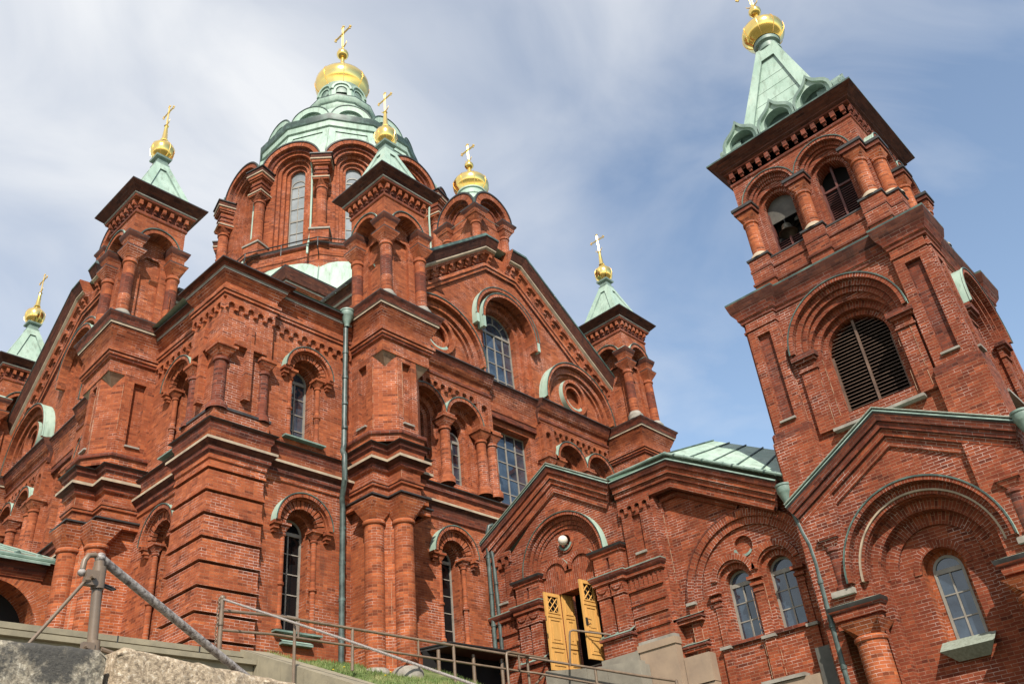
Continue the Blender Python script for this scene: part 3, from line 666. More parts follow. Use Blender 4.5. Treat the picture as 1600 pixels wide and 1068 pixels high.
AX = 8.72
def arm(fr, far_off, far_d=0.0):
    Q = lambda pts: plan(fr, pts)
    pier(fr); turret(fr)
    f2 = fr.sub(far_off + 2.95, far_d); f2.u = -f2.u; f2.flip = not fr.flip
    pier(f2, True); turret(f2)
    # ---- lower wall
    b = B(); holes = []
    holes.append(hood_window(fr, 4.62, 7.44, 10.35, 1.03, .47, -.55, church, b, 5, 'glass_dark', b, 'brick'))
    b.plate(fr, rect(2.5, 15.4, 3.0, 12.0), holes, 0, 'brick')
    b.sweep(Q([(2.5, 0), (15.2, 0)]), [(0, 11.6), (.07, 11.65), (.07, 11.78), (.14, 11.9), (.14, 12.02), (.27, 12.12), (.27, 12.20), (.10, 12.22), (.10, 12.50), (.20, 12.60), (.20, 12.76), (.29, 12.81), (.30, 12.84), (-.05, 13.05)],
            ['brick_burnt', 'brick_burnt', 'brick_burnt', 'brick_soot_shade', 'brick_soot_shade', 'cream_stone', 'grey_stone', 'brick', 'brick_burnt', 'brick_burnt', 'brick_soot_shade', 'tar_metal', 'copper_dark'])
    # ---- upper wall: two bays of arched windows and a deeper middle bay
    wins = (3.52, 5.50, 11.94, 13.92)
    L_, R_ = 7.22, 10.22
    for u0, u1, ws in ((2.5, L_, wins[:2]), (R_, 15.0, wins[2:])):
        hs = [archpts(c, 13.2, 15.72, .84, 18) for c in ws]
        b.plate(fr, rect(u0, u1, 12.9, 17.75), hs, -.02, 'brick')
        for c in ws:
            b.opening(fr, c, 13.2, 15.72, [(.84, -.02), (.84, -.20), (.60, -.20), (.60, -.38), (.40, -.38), (.40, -.62)], 'brick', 18)
            b.ring(fr, c, 15.78, 1.0, .84, -.02, .28, 'brick', 'copper', 'brick', 0, PI, 20)
            b.ring(fr, c, 15.78, 1.02, .985, .25, .305, 'copper_dark', 'copper', a0=0, a1=PI, n=20)
            window(fr, c, 13.22, 15.25, .40, -.55, church, 4, 2, 'glass')
        s0 = ws[0] - .99
        for c in (ws[0] - .99, ws[0] + .99, ws[1] + .92) + ((ws[1] + 1.5,) if u0 < 5 else (ws[0] - 1.5,)):
            p = fr.P(c, 0, .12); r = .19
            b.lathe(p.x, p.y, [(.30, 13.0), (.30, 13.22), (.24, 13.3), (r, 13.4), (r, 15.12), (.24, 15.16), (.24, 15.24), (r, 15.28)], 16, 'brick')
            loft(b, p, .2, .31, 15.28, 15.58, 'brick')
            fc = fr.sub(c, .12); b.box(fc, -.34, .34, 15.58, 15.66, -.3, .34, 'brick', 'tar_metal'); b.box(fc, -.30, .30, 15.66, 15.78, -.28, .30, 'brick', 'tar_metal')
        frieze(b, fr, u0 + .35, u1 - .15 if u0 < 5 else u1 - .1, 17.32, 17.05, .40, -.02, .11, 'brick')
        e0, e1 = (u0, u1 + .02) if u0 < 5 else (u0 - .02, u1)
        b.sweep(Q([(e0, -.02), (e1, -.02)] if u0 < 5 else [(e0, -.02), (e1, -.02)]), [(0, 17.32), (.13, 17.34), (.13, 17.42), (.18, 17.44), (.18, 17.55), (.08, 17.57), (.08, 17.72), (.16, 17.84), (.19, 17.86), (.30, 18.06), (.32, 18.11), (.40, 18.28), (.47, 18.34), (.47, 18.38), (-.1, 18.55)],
                ['brick', 'brick', 'brick', 'brick_burnt', 'brick', 'brick', 'brick', 'brick_burnt', 'brick', 'brick_burnt', 'brick_burnt', 'brick_soot_shade', 'tar_metal', 'copper_dark'], caps='brick_soot_shade')
    # pilaster heads with little niches either side of the middle window
    for u0, u1 in ((6.38, 7.18), (10.26, 11.06)):
        b.plate(fr, rect(u0, u1, 15.95, 17.28), [archpts((u0 + u1) / 2, 16.15, 16.8, .17, 10)], .14, 'brick')
        b.strip(fr, rect(u0, u1, 15.95, 17.28), -.02, .14, 'brick', True)
        q = archpts((u0 + u1) / 2, 16.15, 16.8, .17, 10); b.strip(fr, q + [q[0]], .14, .0, 'brick')
    for u0, u1 in ((10.2, 11.2),):
        b.box(fr, u0, u1, 15.82, 15.95, -.02, .24, 'brick', 'tar_metal'); b.box(fr, u0 + .1, u1 - .1, 15.62, 15.82, -.02, .16, 'brick')
    # middle bay
    c0, c1 = AX - 1.12, AX + 1.16
    b.plate(fr, rect(L_, R_, 12.9, 18.2), [rect(c0, c1, 13.22, 16.62)], -.30, 'brick')
    b.strip(fr, rect(c0, c1, 13.22, 16.62), -.30, -.72, 'brick', True)
    for u in (L_, R_): b.face([fr.P(u, 12.9, -.30), fr.P(u, 12.9, -.02), fr.P(u, 18.2, -.02), fr.P(u, 18.2, -.30)], 'brick')
    b.box(fr, L_ + .01, R_ - .01, 16.85, 17.1, -.29, -.13, 'brick_burnt'); b.box(fr, L_ + .01, R_ - .01, 17.1, 17.5, -.29, -.10, 'brick')
    b.sweep(Q([(L_ - .3, -.30), (R_ + .3, -.30)]), [(.12, 17.5), (.18, 17.6), (.20, 17.8), (.32, 18.04), (.34, 18.09), (.44, 18.27), (.5, 18.32), (.5, 18.36), (-.1, 18.53)], ['brick', 'brick', 'brick', 'brick_burnt', 'brick_burnt', 'brick_soot_shade', 'tar_metal', 'copper_dark'])
    window(fr, (c0 + c1) / 2, 13.24, 16.62, (c1 - c0) / 2, -.66, church, 5, 4, 'glass', 'frame_paint', False, bar=.05)
    # ---- gable
    apz, half, s = 25.85, 1.35, .775
    line = lambda u: apz - max(0.0, abs(u - AX) - half) * s
    gl = [(.4, 18.3), (17.3, 18.3), (17.3, line(17.3) - .35), (AX + half, apz - .35), (AX - half, apz - .35), (.4, line(.4) - .35)]
    wc = AX + .02
    arcs = (AX - 4.30, AX + 4.30)
    h = [archpts(wc, 18.45, 21.55, 1.55, 24)]
    for c in arcs: h.append(circ(c - .08 * (1 if c > AX else -1), 19.45, .60, 24))
    b.plate(fr, gl, h, -.06, 'brick')
    b.opening(fr, wc, 18.45, 21.55, [(1.55, -.06), (1.55, -.24), (1.30, -.24), (1.30, -.42), (1.05, -.42), (1.05, -.80)], 'brick', 24)
    b.ring(fr, wc, 21.45, 2.02, 1.86, -.06, .22, 'brick', 'copper', 'brick', 0, PI, 28)
    b.ring(fr, wc, 21.40, 1.72, 1.56, -.06, .30, 'brick', 'copper', 'brick', 0, PI, 28)
    for c, z, R in ((wc, 21.45, 2.05), (wc, 21.40, 1.75)):
        b.ring(fr, c, z, R, R - .04, .19 if R > 2 else .27, .245 if R > 2 else .325, 'copper_dark', 'copper', a0=0, a1=PI, n=28)
    for sg in (-1, 1):
        b.box(fr, wc + sg * 1.94 - .08, wc + sg * 1.94 + .08, 21.0, 21.45, -.06, .22, 'copper')
        b.box(fr, wc + sg * 1.64 - .08, wc + sg * 1.64 + .08, 20.85, 21.40, -.06, .30, 'copper' if sg < 0 else 'brick')
    window(fr, wc, 18.5, 21.55, 1.05, -.72, church, 4, 4, 'glass', 'frame_paint', True, bar=.05, radial=True)
    for c in arcs:
        for R, t, d in ((2.42, .14, .40), (2.26, .28, .19), (1.96, .14, .06)):
            b.ring(fr, c, 18.62, R, R - t, -.06, d, 'brick', 'copper' if R > 2.3 else 'brick', 'brick', 0, PI, 30)
        b.ring(fr, c, 18.62, 2.45, 2.41, .37, .435, 'copper_dark', 'copper', a0=0, a1=PI, n=30)
        oc = c - .08 * (1 if c > AX else -1)
        b.strip(fr, circ(oc, 19.45, .60, 24), -.06, -.25, 'brick', True); b.poly(fr, circ(oc, 19.45, .60, 24), -.25, 'brick')
        b.ring(fr, oc, 19.45, .62, .50, -.06, .05, 'brick', a0=0, a1=2 * PI, n=28)
        b.ring(fr, oc, 19.45, .88, .72, -.06, .16, 'brick', 'copper', 'brick', 0, 2 * PI, 28)
        b.ring(fr, oc, 19.45, .70, .58, -.06, .10, 'copper', 'copper', 'copper', PI * 1.15, PI * 1.75, 12)
    o_wall = b.build('wall', church)
    g = B()
    # inner string that follows the slopes
    mp_ = lambda off: [(.5, line(.5) - off), (AX - half, apz - off), (AX + half, apz - off), (17.2, line(17.2) - off)]
    for off in (1.18,):
        P_ = mp_(off); P_[1] = (AX - half + .28, apz - off); P_[2] = (AX + half - .28, apz - off); P_[0] = (.5, apz - off - (AX - half + .28 - .5) * s); P_[3] = (17.2, apz - off - (17.2 - AX - half + .28) * s)
        g.rake(fr, P_, [(0, -.06), (.02, .10), (.16, .12), (.20, .06), (.32, .05), (.36, -.06)], ['brick_orange', 'brick_orange', 'brick_burnt', 'brick_orange', 'brick_burnt'])
    prof = [(-.10, -.4), (-.04, .62), (.08, .64), (.11, .60), (.46, .42), (.48, .40), (.54, .40), (.60, .30), (.72, .24), (.74, .12), (1.0, .02), (1.05, -.06)]
    pm = ['copper_dark', 'copper_dark', 'tar_metal', 'brick_soot_shade', 'brick_soot_shade', 'cream_stone', 'cream_stone', 'brick', 'brick', 'brick', 'brick']
    lo_l = [(.8, line(.8)), (AX - half, apz), (AX - .52, apz)]; hi_r = [(AX + .42, apz), (AX + half, apz), (16.8, line(16.8))]
    g.rake(fr, lo_l, prof, pm); g.rake(fr, hi_r, prof, pm)
    # corbels under the raking cornice
    for sg in (-1, 1):
        k = 13
        for i in range(k):
            u = AX + sg * (.75 + i * .52)
            z = line(u) - (.62 if abs(u - AX) < half else .80)
            for (w0, zz0, zz1, dd) in ((.085, -.26, .0, .26), (.075, -.42, -.26, .16), (.06, -.54, -.42, .08)):
                g.box(fr, u - w0, u + w0, z + zz0, z + zz1, -.05, dd, 'brick')
    g.build('gable_cornice', church)
    # ---- roof of the arm and its flanks
    r = B(); D = -10.5
    for sg in (-1, 1):
        e = 7.9
        pts = [(AX + sg * .0, apz + .02), (AX + sg * half, apz + .02), (AX + sg * e, line(AX + e) + .02)]
        for i in range(2):
            (ua, za), (ub, zb) = pts[i], pts[i + 1]
            r.face([fr.P(ua, za, .2), fr.P(ub, zb, .2), fr.P(ub, zb, D), fr.P(ua, za, D)], 'copper')
            if i == 1:
                for k in range(1, 16):
                    d_ = .2 - k * .65; r.tube([fr.P(ua, za + .02, d_), fr.P(ub, zb + .02, d_)], .02, 'copper_mid', 5, False)
        ue = AX + sg * 7.25
        r.face([fr.P(ue, 17.5, -.3), fr.P(ue, 17.5, D), fr.P(ue, 21.0, D), fr.P(ue, 21.0, -.3)], 'brick')
        q = [(ue, D), (ue, -.5)]
        xy = [(fr.P(a, 0, d).x, fr.P(a, 0, d).y) for a, d in q]
        if (sg < 0) == fr.flip: xy = xy[::-1]
        r.sweep(xy, [(0, 19.7), (.08, 19.75), (.08, 19.95), (.2, 20.05), (.2, 20.2), (.36, 20.45), (.38, 20.55), (.62, 20.85), (.64, 20.92), (.64, 21.0), (-.2, 21.15)], ['brick', 'brick', 'brick_burnt', 'brick', 'brick_soot_shade', 'grey_stone', 'brick_soot_shade', 'tar_metal', 'tar_metal', 'copper_dark'])
    r.build('roof', church)
arm(FF, 14.93)
arm(LF, 14.75, -.35)
# ------------------------------------------------------------------ corner block between the two arms
def block():
    fF = Fr((0, 21.12), (1, 0), (0, -1)); fL = Fr((11.75, 0), (0, 1), (-1, 0))
    b = B()
    # front wall and side wall with their hooded windows
    hs = [hood_window(fF, 14.49, 7.05, 10.06, 1.0, .46, -.55, church, b, 5, 'glass_dark', b, 'brick')]
    b.plate(fF, rect(12.9, 16.6, 3.0, 12.0), hs, 0, 'brick')
    hs = [hood_window(fF, 14.48, 12.98, 15.30, .92, .44, -.55, church, b, 4, 'glass', b, 'brick')]
    b.plate(fF, rect(12.9, 16.6, 12.0, 17.6), hs, 0, 'brick')
    hs = [hood_window(fL, 23.9, 7.05, 10.06, 1.0, .46, -.55, church, b, 5, 'glass_dark', b, 'brick')]
    b.plate(fL, rect(22.4, 26.2, 3.0, 12.0), hs, 0, 'brick')
    hs = [hood_window(fL, 23.9, 12.98, 15.30, .92, .44, -.55, church, b, 4, 'glass', b, 'brick')]
    b.plate(fL, rect(22.4, 26.2, 12.0, 17.6), hs, 0, 'brick')
    path = [(11.75, 26.2), (11.75, 22.68), (11.28, 22.68), (11.28, 20.9), (13.06, 20.9), (13.06, 21.12), (16.6, 21.12)]
    b.sweep(path, [(-.1, 11.3), (.0, 11.36), (.05, 11.4), (.05, 11.52), (.13, 11.62), (.13, 11.74), (.27, 11.87), (.27, 11.95), (.10, 11.97), (.10, 12.22), (.17, 12.32), (.17, 12.46), (.26, 12.51), (.28, 12.54), (-.12, 12.68)],
            ['brick', 'brick', 'brick', 'brick_burnt', 'brick_burnt', 'brick_soot_shade', 'cream_stone', 'grey_stone', 'brick', 'brick_burnt', 'brick_burnt', 'brick_soot_shade', 'tar_metal', 'copper_dark'])
    up = [(0, 16.92), (.07, 16.95), (.07, 17.03), (.12, 17.05), (.12, 17.15), (.16, 17.17), (.16, 17.27), (.06, 17.29), (.06, 17.48), (.14, 17.58), (.26, 17.78), (.28, 17.80), (.28, 17.86), (.31, 17.88), (.37, 17.99), (.48, 18.04), (.48, 18.08), (-.3, 18.22)]
    um = ['brick', 'brick', 'brick_burnt', 'brick', 'brick_burnt', 'brick', 'brick', 'brick', 'brick', 'brick', 'brick_burnt', 'grey_stone', 'grey_stone', 'brick_burnt', 'brick_soot_shade', 'tar_metal', 'copper_dark']
    b.sweep(path, up, um)
    frieze(b, fF, 13.12, 16.3, 16.94, 16.66, .36, 0, .10, 'brick')
    frieze(b, fL, 22.72, 26.0, 16.94, 16.66, .36, 0, .10, 'brick')
    b.prism(fF, rect(13.97, 14.98, 6.64, 6.70), -.02, .17, 'copper_mid'); b.face([fF.P(13.97, 6.80, 0), fF.P(14.98, 6.80, 0), fF.P(14.98, 6.705, .18), fF.P(13.97, 6.705, .18)], 'copper')
    o = b.build('wall', church)
    # rusticated corner
    b = B(); pp = [(11.75, 22.68), (11.28, 22.68), (11.28, 20.9), (13.06, 20.9), (13.06, 21.14)]
    z = 4.4; pr = []; pm = []
    while z < 11.2:
        pr += [(-.07, z), (-.07, z + .055), (.05, z + .06), (.0, z + .30), (.0, z + .66)]; pm += ['brick_soot_shade', 'brick', 'brick', 'brick', 'brick_soot_shade']; z += .667  # groove faces use the dark brick, so their shadow line is painted in
    b.sweep(pp, pr, pm[:len(pr) - 1])
    # upper stage with corner shafts and a raised cross
    inner = [(11.75, 22.68), (11.36, 22.68), (11.36, 20.98), (13.06, 20.98), (13.06, 21.14)]
    b.sweep(inner, [(.0, 12.6), (0, 15.2)], ['brick']); b.sweep(pp, [(-.3, 15.18), (0, 15.22), (0, 16.95)], ['brick', 'brick'])
    b.sweep(pp, [(.0, 12.62), (.04, 12.64), (.04, 12.98), (.08, 13.0), (.08, 13.08), (-.2, 13.14)], ['brick', 'brick', 'brick_burnt', 'tar_metal', 'tar_metal'])
    for x, y, r in ((11.42, 21.04, .185), (12.88, 21.0, .15), (11.40, 22.5, .15)):
        p = Vector((x, y, 0))
        b.lathe(x, y, [(r * 1.7, 13.0), (r * 1.7, 13.14), (r * 1.3, 13.24), (r, 13.3), (r, 14.62), (r * 1.3, 14.66), (r * 1.3, 14.76), (r, 14.8)], 16, 'brick_burnt')
        loft(b, p, r * 1.1, r * 1.75, 14.8, 15.06, 'brick'); f = Fr((x, y), (1, 0), (0, -1)); b.box(f, -r * 1.9, r * 1.9, 15.06, 15.16, -r * 1.9, r * 1.9, 'brick', 'tar_metal')
    f = Fr((12.22, 20.9), (1, 0), (0, -1))
    b.prism(f, [(-.11, 13.5), (.11, 13.5), (.11, 15.28), (.55, 15.28), (.55, 15.5), (.11, 15.5), (.11, 16.2), (-.11, 16.2), (-.11, 15.5), (-.55, 15.5), (-.55, 15.28), (-.11, 15.28)], -.09, .13, 'brick')
    f2 = Fr((11.28, 21.85), (0, 1), (-1, 0))
    b.prism(f2, [(-.11, 13.5), (.11, 13.5), (.11, 15.28), (.55, 15.28), (.55, 15.5), (.11, 15.5), (.11, 16.2), (-.11, 16.2), (-.11, 15.5), (-.55, 15.5), (-.55, 15.28), (-.11, 15.28)], -.09, .13, 'brick')
    frieze(b, Fr((0, 20.9), (1, 0), (0, -1)), 11.3, 13.04, 16.94, 16.66, .36, -.01, .10, 'brick'); frieze(b, Fr((11.28, 0), (0, 1), (-1, 0)), 20.92, 22.66, 16.94, 16.66, .36, -.01, .10, 'brick')
    b.build('corner_pier', church)
    # low copper roof over the block
    r = B()
    r.face([(11.0, 20.7, 18.2), (17.0, 20.7, 18.2), (17.4, 27.0, 20.2), (11.0, 20.7, 18.2)][:3], 'copper'); r.face([(11.0, 20.7, 18.2), (17.4, 27.0, 20.2), (11.2, 26.6, 18.2)], 'copper')
    r.build('roof', church)
    # crossing cube under the drum
    c = B(); q = [(17.7, 42.0), (17.7, 27.4), (33.0, 27.4)]
    c.sweep(q, [(0, 18), (0, 23.75), (.1, 23.8), (.1, 23.9), (.3, 24.0), (.34, 24.05), (.34, 24.14), (.42, 24.16), (.50, 24.72), (.52, 24.8), (-.2, 25.0)], ['brick', 'brick', 'brick', 'brick', 'brick_burnt', 'grey_stone', 'brick_soot_shade', 'brick_soot_shade', 'tar_metal', 'copper_dark'])
    for i in range(40):
        f = Fr((17.9 + i * .4, 27.4), (1, 0), (0, -1)); c.box(f, -.08, .08, 23.5, 23.82, 0, .22, 'brick')
        f = Fr((17.7, 27.6 + i * .4), (0, 1), (-1, 0)); c.box(f, -.08, .08, 23.5, 23.82, 0, .22, 'brick')
    c.build('crossing_tower', church)
block()
def pt(x, y, z): return (x, y, z)
# rain pipe in the corner beside the front pier
pipe('downpipe', [(15.86, 20.78, 17.6), (15.86, 20.82, 13.1), (15.80, 20.80, 12.85), (15.66, 20.52, 12.55), (15.66, 20.50, 11.7), (15.84, 20.86, 11.3), (15.90, 20.90, 10.9), (15.92, 20.92, 5.5)], .088, church,
     'pipe_green', [(15.86, 20.79, z) for z in (16.6, 15.6, 14.6, 13.7)] + [(15.92, 20.92, z) for z in (10.3, 9.2, 8.1, 7.0)], (15.86, 20.72, 18.25))
pipe('downpipe', [(22.60, 20.72, 11.50), (22.58, 20.72, 11.66), (22.48, 20.75, 11.78), (22.36, 20.8, 11.72), (22.33, 20.86, 11.5), (22.34, 20.92, 10.9), (22.34, 20.94, 7.3)], .075, church, 'pipe_green', [(22.34, 20.93, z) for z in (10.6, 9.3, 8.2)])

# ------------------------------------------------------------------ central dome
DX, DY = 25.40, 33.95
def dome():
    b = B(); NS = 12; R = 6.35; hw = R * math.tan(PI / NS)
    poly = lambda r: [(DX + r / math.cos(PI / NS) * math.cos(PI / NS + k * 2 * PI / NS), DY + r / math.cos(PI / NS) * math.sin(PI / NS + k * 2 * PI / NS)) for k in range(NS)]
    b.sweep(poly(R + .25), [(.20, 26.6), (.20, 27.9), (.20, 28.0), (.20, 28.45), (.12, 28.5), (.12, 28.85), (.2, 28.9), (.26, 29.0), (.26, 29.08), (-.3, 29.2)], ['brick', 'brick_burnt', 'brick', 'brick_burnt', 'brick', 'brick', 'brick_burnt', 'tar_metal', 'tar_metal'], True)
    # lower copper skirt, a shallow dome down to the crossing roof
    sk = B(); pr = [(7.35, 24.3), (7.35, 25.2), (7.28, 26.2), (7.14, 27.1), (6.95, 27.8), (6.72, 28.22)]
    sk.lathe(DX, DY, pr, 48, 'copper')
    for k in range(24):
        a = 2 * PI * k / 24; sk.tube([(DX + r * math.cos(a), DY + r * math.sin(a), z + .02) for r, z in pr], .03, 'copper_mid', 5, False)
    frames = []
    for k in range(NS):
        a = 2 * PI * k / NS; n = (math.cos(a), math.sin(a)); u = (-n[1], n[0])
        frames.append(Fr((DX + n[0] * R, DY + n[1] * R), u, n))
    for f in frames:
        zs = 34.95
        hole = archpts(0, 29.35, zs, 1.02, 18)
        outer = [(-hw, 29.0), (hw, 29.0), (hw, zs)] + [(1.66 * math.cos(PI * i / 16), zs + 1.66 * math.sin(PI * i / 16)) for i in range(1, 16)] + [(-hw, zs)]
        b.plate(f, outer, [hole], 0, 'brick')
        b.opening(f, 0, 29.35, zs - .0, [(1.02, 0), (1.02, -.16), (.82, -.16), (.82, -.32), (.62, -.32), (.62, -.48), (.44, -.48), (.44, -.75)], 'brick', 18)
        b.ring(f, 0, zs, 1.72, 1.42, -1.0, .42, 'brick', 'copper_dark', 'brick', 0, PI, 24)
        b.ring(f, 0, zs, 1.42, 1.22, -.1, .22, 'brick_burnt', 'brick', 'brick', 0, PI, 24)
        b.ring(f, 0, zs, 1.22, 1.04, -.1, .10, 'brick', a0=0, a1=PI, n=24)
        b.ring(f, 0, zs, 1.76, 1.68, .38, .47, 'tar_metal', 'copper_dark', a0=0, a1=PI, n=24)
        b.box(f, -.6, .6, 29.22, 29.33, -.3, .12, 'copper_mid')
    o = b.build('central_dome', church)
    sk.build('copper_skirt', o)
    V = poly(R)
    for k in range(NS):
        x, y = V[k]; a = math.atan2(y - DY, x - DX); n = Vector((math.cos(a), math.sin(a), 0))
        c = Vector((x, y, 0)) + n * .26; p = B(); f = Fr((c.x, c.y), (-n.y, n.x), (n.x, n.y))
        P4 = lambda h: [(f.P(-h, 0, -h - .2).x, f.P(-h, 0, -h - .2).y), (f.P(-h, 0, h).x, f.P(-h, 0, h).y), (f.P(h, 0, h).x, f.P(h, 0, h).y), (f.P(h, 0, -h - .2).x, f.P(h, 0, -h - .2).y)][::-1]
        p.box(f, -.48, .48, 29.05, 29.75, -.5, .42, 'brick'); p.box(f, -.54, .54, 29.75, 29.85, -.5, .48, 'grey_stone'); p.box(f, -.42, .42, 29.85, 30.15, -.5, .36, 'brick')
        p.lathe(c.x, c.y, [(.36, 30.1), (.36, 30.2), (.285, 30.35), (.275, 30.4), (.275, 32.72), (.33, 32.76), (.33, 32.86), (.275, 32.9), (.275, 32.98)], 16, 'brick')
        loft(p, c, .29, .36, 32.95, 33.2, 'brick')
        for z0, z1, h, m_ in ((33.2, 33.32, .42, 'brick'), (33.32, 33.40, .46, 'cream_stone'), (33.40, 33.62, .34, 'brick'), (33.62, 33.72, .38, 'brick_burnt'), (33.72, 33.92, .32, 'brick'), (33.92, 34.04, .38, 'brick_burnt'), (34.04, 34.26, .34, 'brick'), (34.26, 34.36, .44, 'brick'), (34.36, 34.55, .50, 'brick'), (34.55, 34.63, .56, 'cream_stone'), (34.63, 34.90, .54, 'brick_soot_shade'), (34.90, 34.97, .60, 'tar_metal')):
            p.box(f, -h, h, z0, z1, -.6, h, m_)
        p.box(f, -.12, .12, 34.97, 35.9, -.5, .10, 'copper')
        p.build('column', o)
        d = B(); q = [f.P(-.5, 34.9, .05), f.P(-.56, 34.6, .18), f.P(-.56, 34.4, -.05), f.P(-.55, 33.0, -.15), f.P(-.55, 29.9, -.15), f.P(-.55, 29.2, .15), f.P(-.55, 28.7, .45), f.P(-.55, 28.2, .45)]
        d.tube(q, .055, 'copper', 8); d.build('downpipe', o)
    for f in frames:
        wd = B()
        wd.band(f, 0, 29.4, 34.3, .44, .38, -.62, 'frame_paint', 14); wd.box(f, -.02, .02, 29.4, 34.3, -.68, -.63, 'frame_paint')
        for z in (30.2, 31.0, 31.85, 32.7, 33.5, 34.3): wd.box(f, -.4, .4, z - (.05 if z in (31.85, 34.3) else .02), z + (.05 if z in (31.85, 34.3) else .02), -.68, -.625, 'frame_paint')
        wo = wd.build('window', o)
        g = B(); g.poly(f, archpts(0, 29.38, 34.95, .46, 14), -.66, 'glass_pale'); g2 = g.build('window_pane', o)
    g = B()                                                  # gallery rail
    for z in (28.72, 28.98): g.tube([(*v, z) for v in poly(R + .95)] + [(*poly(R + .95)[0], z)], .035, 'black_iron', 6, False)
    for v, v2 in zip(poly(R + .95), poly(R + .55)): g.tube([(*v, 28.98), (*v, 28.45), (*v2, 28.15)], .03, 'black_iron', 6)
    P_ = poly(R + .95)
    for k in range(NS):
        a, c = P_[k], P_[(k + 1) % NS]; m_ = ((a[0] + c[0]) / 2, (a[1] + c[1]) / 2); g.tube([(*m_, 28.98), (*m_, 28.3)], .025, 'black_iron', 6)
    g.build('gallery_rail', o)
    # copper cap
    c = B(); rot = PI / NS
    K = 1 / math.cos(PI / NS)
    c.lathe(DX, DY, [(5.6 * K, 35.2), (5.62 * K, 36.4), (4.72 * K, 39.45), (4.72 * K, 39.5)], NS, 'copper', rot, False)
    c.sweep(poly(4.72), [(0, 39.3), (.06, 39.34), (.06, 39.5), (.16, 39.56), (.16, 39.95), (.24, 40.02), (.30, 40.34), (.30, 40.42), (-.4, 40.55)], ['copper', 'copper', 'copper', 'copper', 'copper_mid', 'copper_dark', 'copper_dark', 'copper'], True)
    for k in range(NS):                                       # sunk panels between the ribs
        a = 2 * PI * k / NS; n = (math.cos(a), math.sin(a)); u = (-n[1], n[0])
        def S_(t, v, e): 
            r = 5.62 + (4.72 - 5.62) * v; z = 36.4 + (39.45 - 36.4) * v; h = r * math.tan(PI / NS) * t
            return (DX + n[0] * (r + e) + u[0] * h, DY + n[1] * (r + e) + u[1] * h, z)
        loop = [(-.72, .2), (.72, .2), (.72, .88), (-.72, .88)]
        O_ = [(-1.0, .0), (1.0, .0), (1.0, .995), (-1.0, .995)]
        for j in range(4): c.face([S_(*O_[j], .07), S_(*O_[(j + 1) % 4], .07), S_(*loop[(j + 1) % 4], .07), S_(*loop[j], .07)], 'copper')
        for j in range(4): c.face([S_(*loop[j], .07), S_(*loop[(j + 1) % 4], .07), S_(*loop[(j + 1) % 4], .005), S_(*loop[j], .005)], 'copper_mid')
    c.lathe(DX, DY, [(4.3 * K, 40.4), (3.6 * K, 41.4), (2.0 * K, 44.35), (2.0 * K, 44.5)], NS, 'copper', rot, False)
    for k in range(NS):                                       # lucarne ring
        a = 2 * PI * k / NS; n = (math.cos(a), math.sin(a)); f = Fr((DX + n[0] * 4.62, DY + n[1] * 4.62), (-n[1], n[0]), n)
        c.ring(f, 0, 40.45, 1.22, .80, -1.0, .05, 'copper', 'copper', 'copper_mid', 0, PI, 18)
        c.ring(f, 0, 40.45, 1.25, 1.20, -.02, .09, 'copper_dark', 'copper_mid', a0=0, a1=PI, n=18)
        c.ring(f, 0, 40.45, .80, .46, -.6, -.14, 'copper', 'copper_mid', 'copper_mid', 0, PI, 14)
        c.poly(f, archpts(0, 40.45, 40.45, .45, 12), -.4, 'copper_dark')
    c.sweep(poly(1.95), [(0, 43.4), (.05, 44.3), (.12, 44.4), (.12, 44.75), (.22, 44.85), (.32, 45.2), (.32, 45.3), (-.4, 45.42)], ['copper', 'copper', 'copper', 'copper_mid', 'copper', 'copper_dark', 'copper'], True)
    N8 = 8
    for k in range(N8):
        a = 2 * PI * k / N8 + PI / 8 - PI / 8 + math.radians(7); n = (math.cos(a), math.sin(a)); rr = 1.55; f = Fr((DX + n[0] * rr, DY + n[1] * rr), (-n[1], n[0]), n); h8 = rr * math.tan(PI / 8)
        c.plate(f, [(-h8, 45.3), (h8, 45.3), (h8, 46.6)] + [(h8 * math.cos(PI * i / 12), 46.6 + h8 * math.sin(PI * i / 12)) for i in range(1, 12)] + [(-h8, 46.6)], [archpts(0, 45.55, 46.55, .36, 10)], 0, 'copper')
        q = archpts(0, 45.55, 46.55, .36, 10); c.strip(f, q + [q[0]], 0, -.35, 'copper_mid'); c.poly(f, q, -.34, 'copper')
        q = archpts(0, 45.6, 46.2, .17, 8); c.strip(f, q + [q[0]], -.30, -.33, 'copper_mid'); c.poly(f, q, -.33, 'copper_dark')
        c.ring(f, 0, 46.6, h8 + .02, h8 - .12, -.2, .09, 'copper', 'copper_mid', a0=0, a1=PI, n=14)
    c.lathe(DX, DY, [(1.5, 46.4), (1.5, 47.5), (1.36, 47.75)], 24, 'copper_mid')
    c.build('copper_cap', o)
    g = B(); onion(g, DX, DY, 47.35, 1.84, 3.7, 1.40, 'gold', 40)
    g.lathe(DX, DY, [(.30, 50.3), (.20, 50.6), (.13, 51.2), (.16, 51.55), (.14, 51.6)], 18, 'gold'); g.blob((DX, DY, 51.95), .42, 'gold', 18); g.lathe(DX, DY, [(.12, 52.3), (.09, 52.6), (.05, 52.9)], 12, 'gold')
    g.build('onion_dome', o)
    x = B(); cross_bars(x, DX, DY, 52.5, 2.6, .052, 'gold_rough'); x.build('cross', o)
dome()

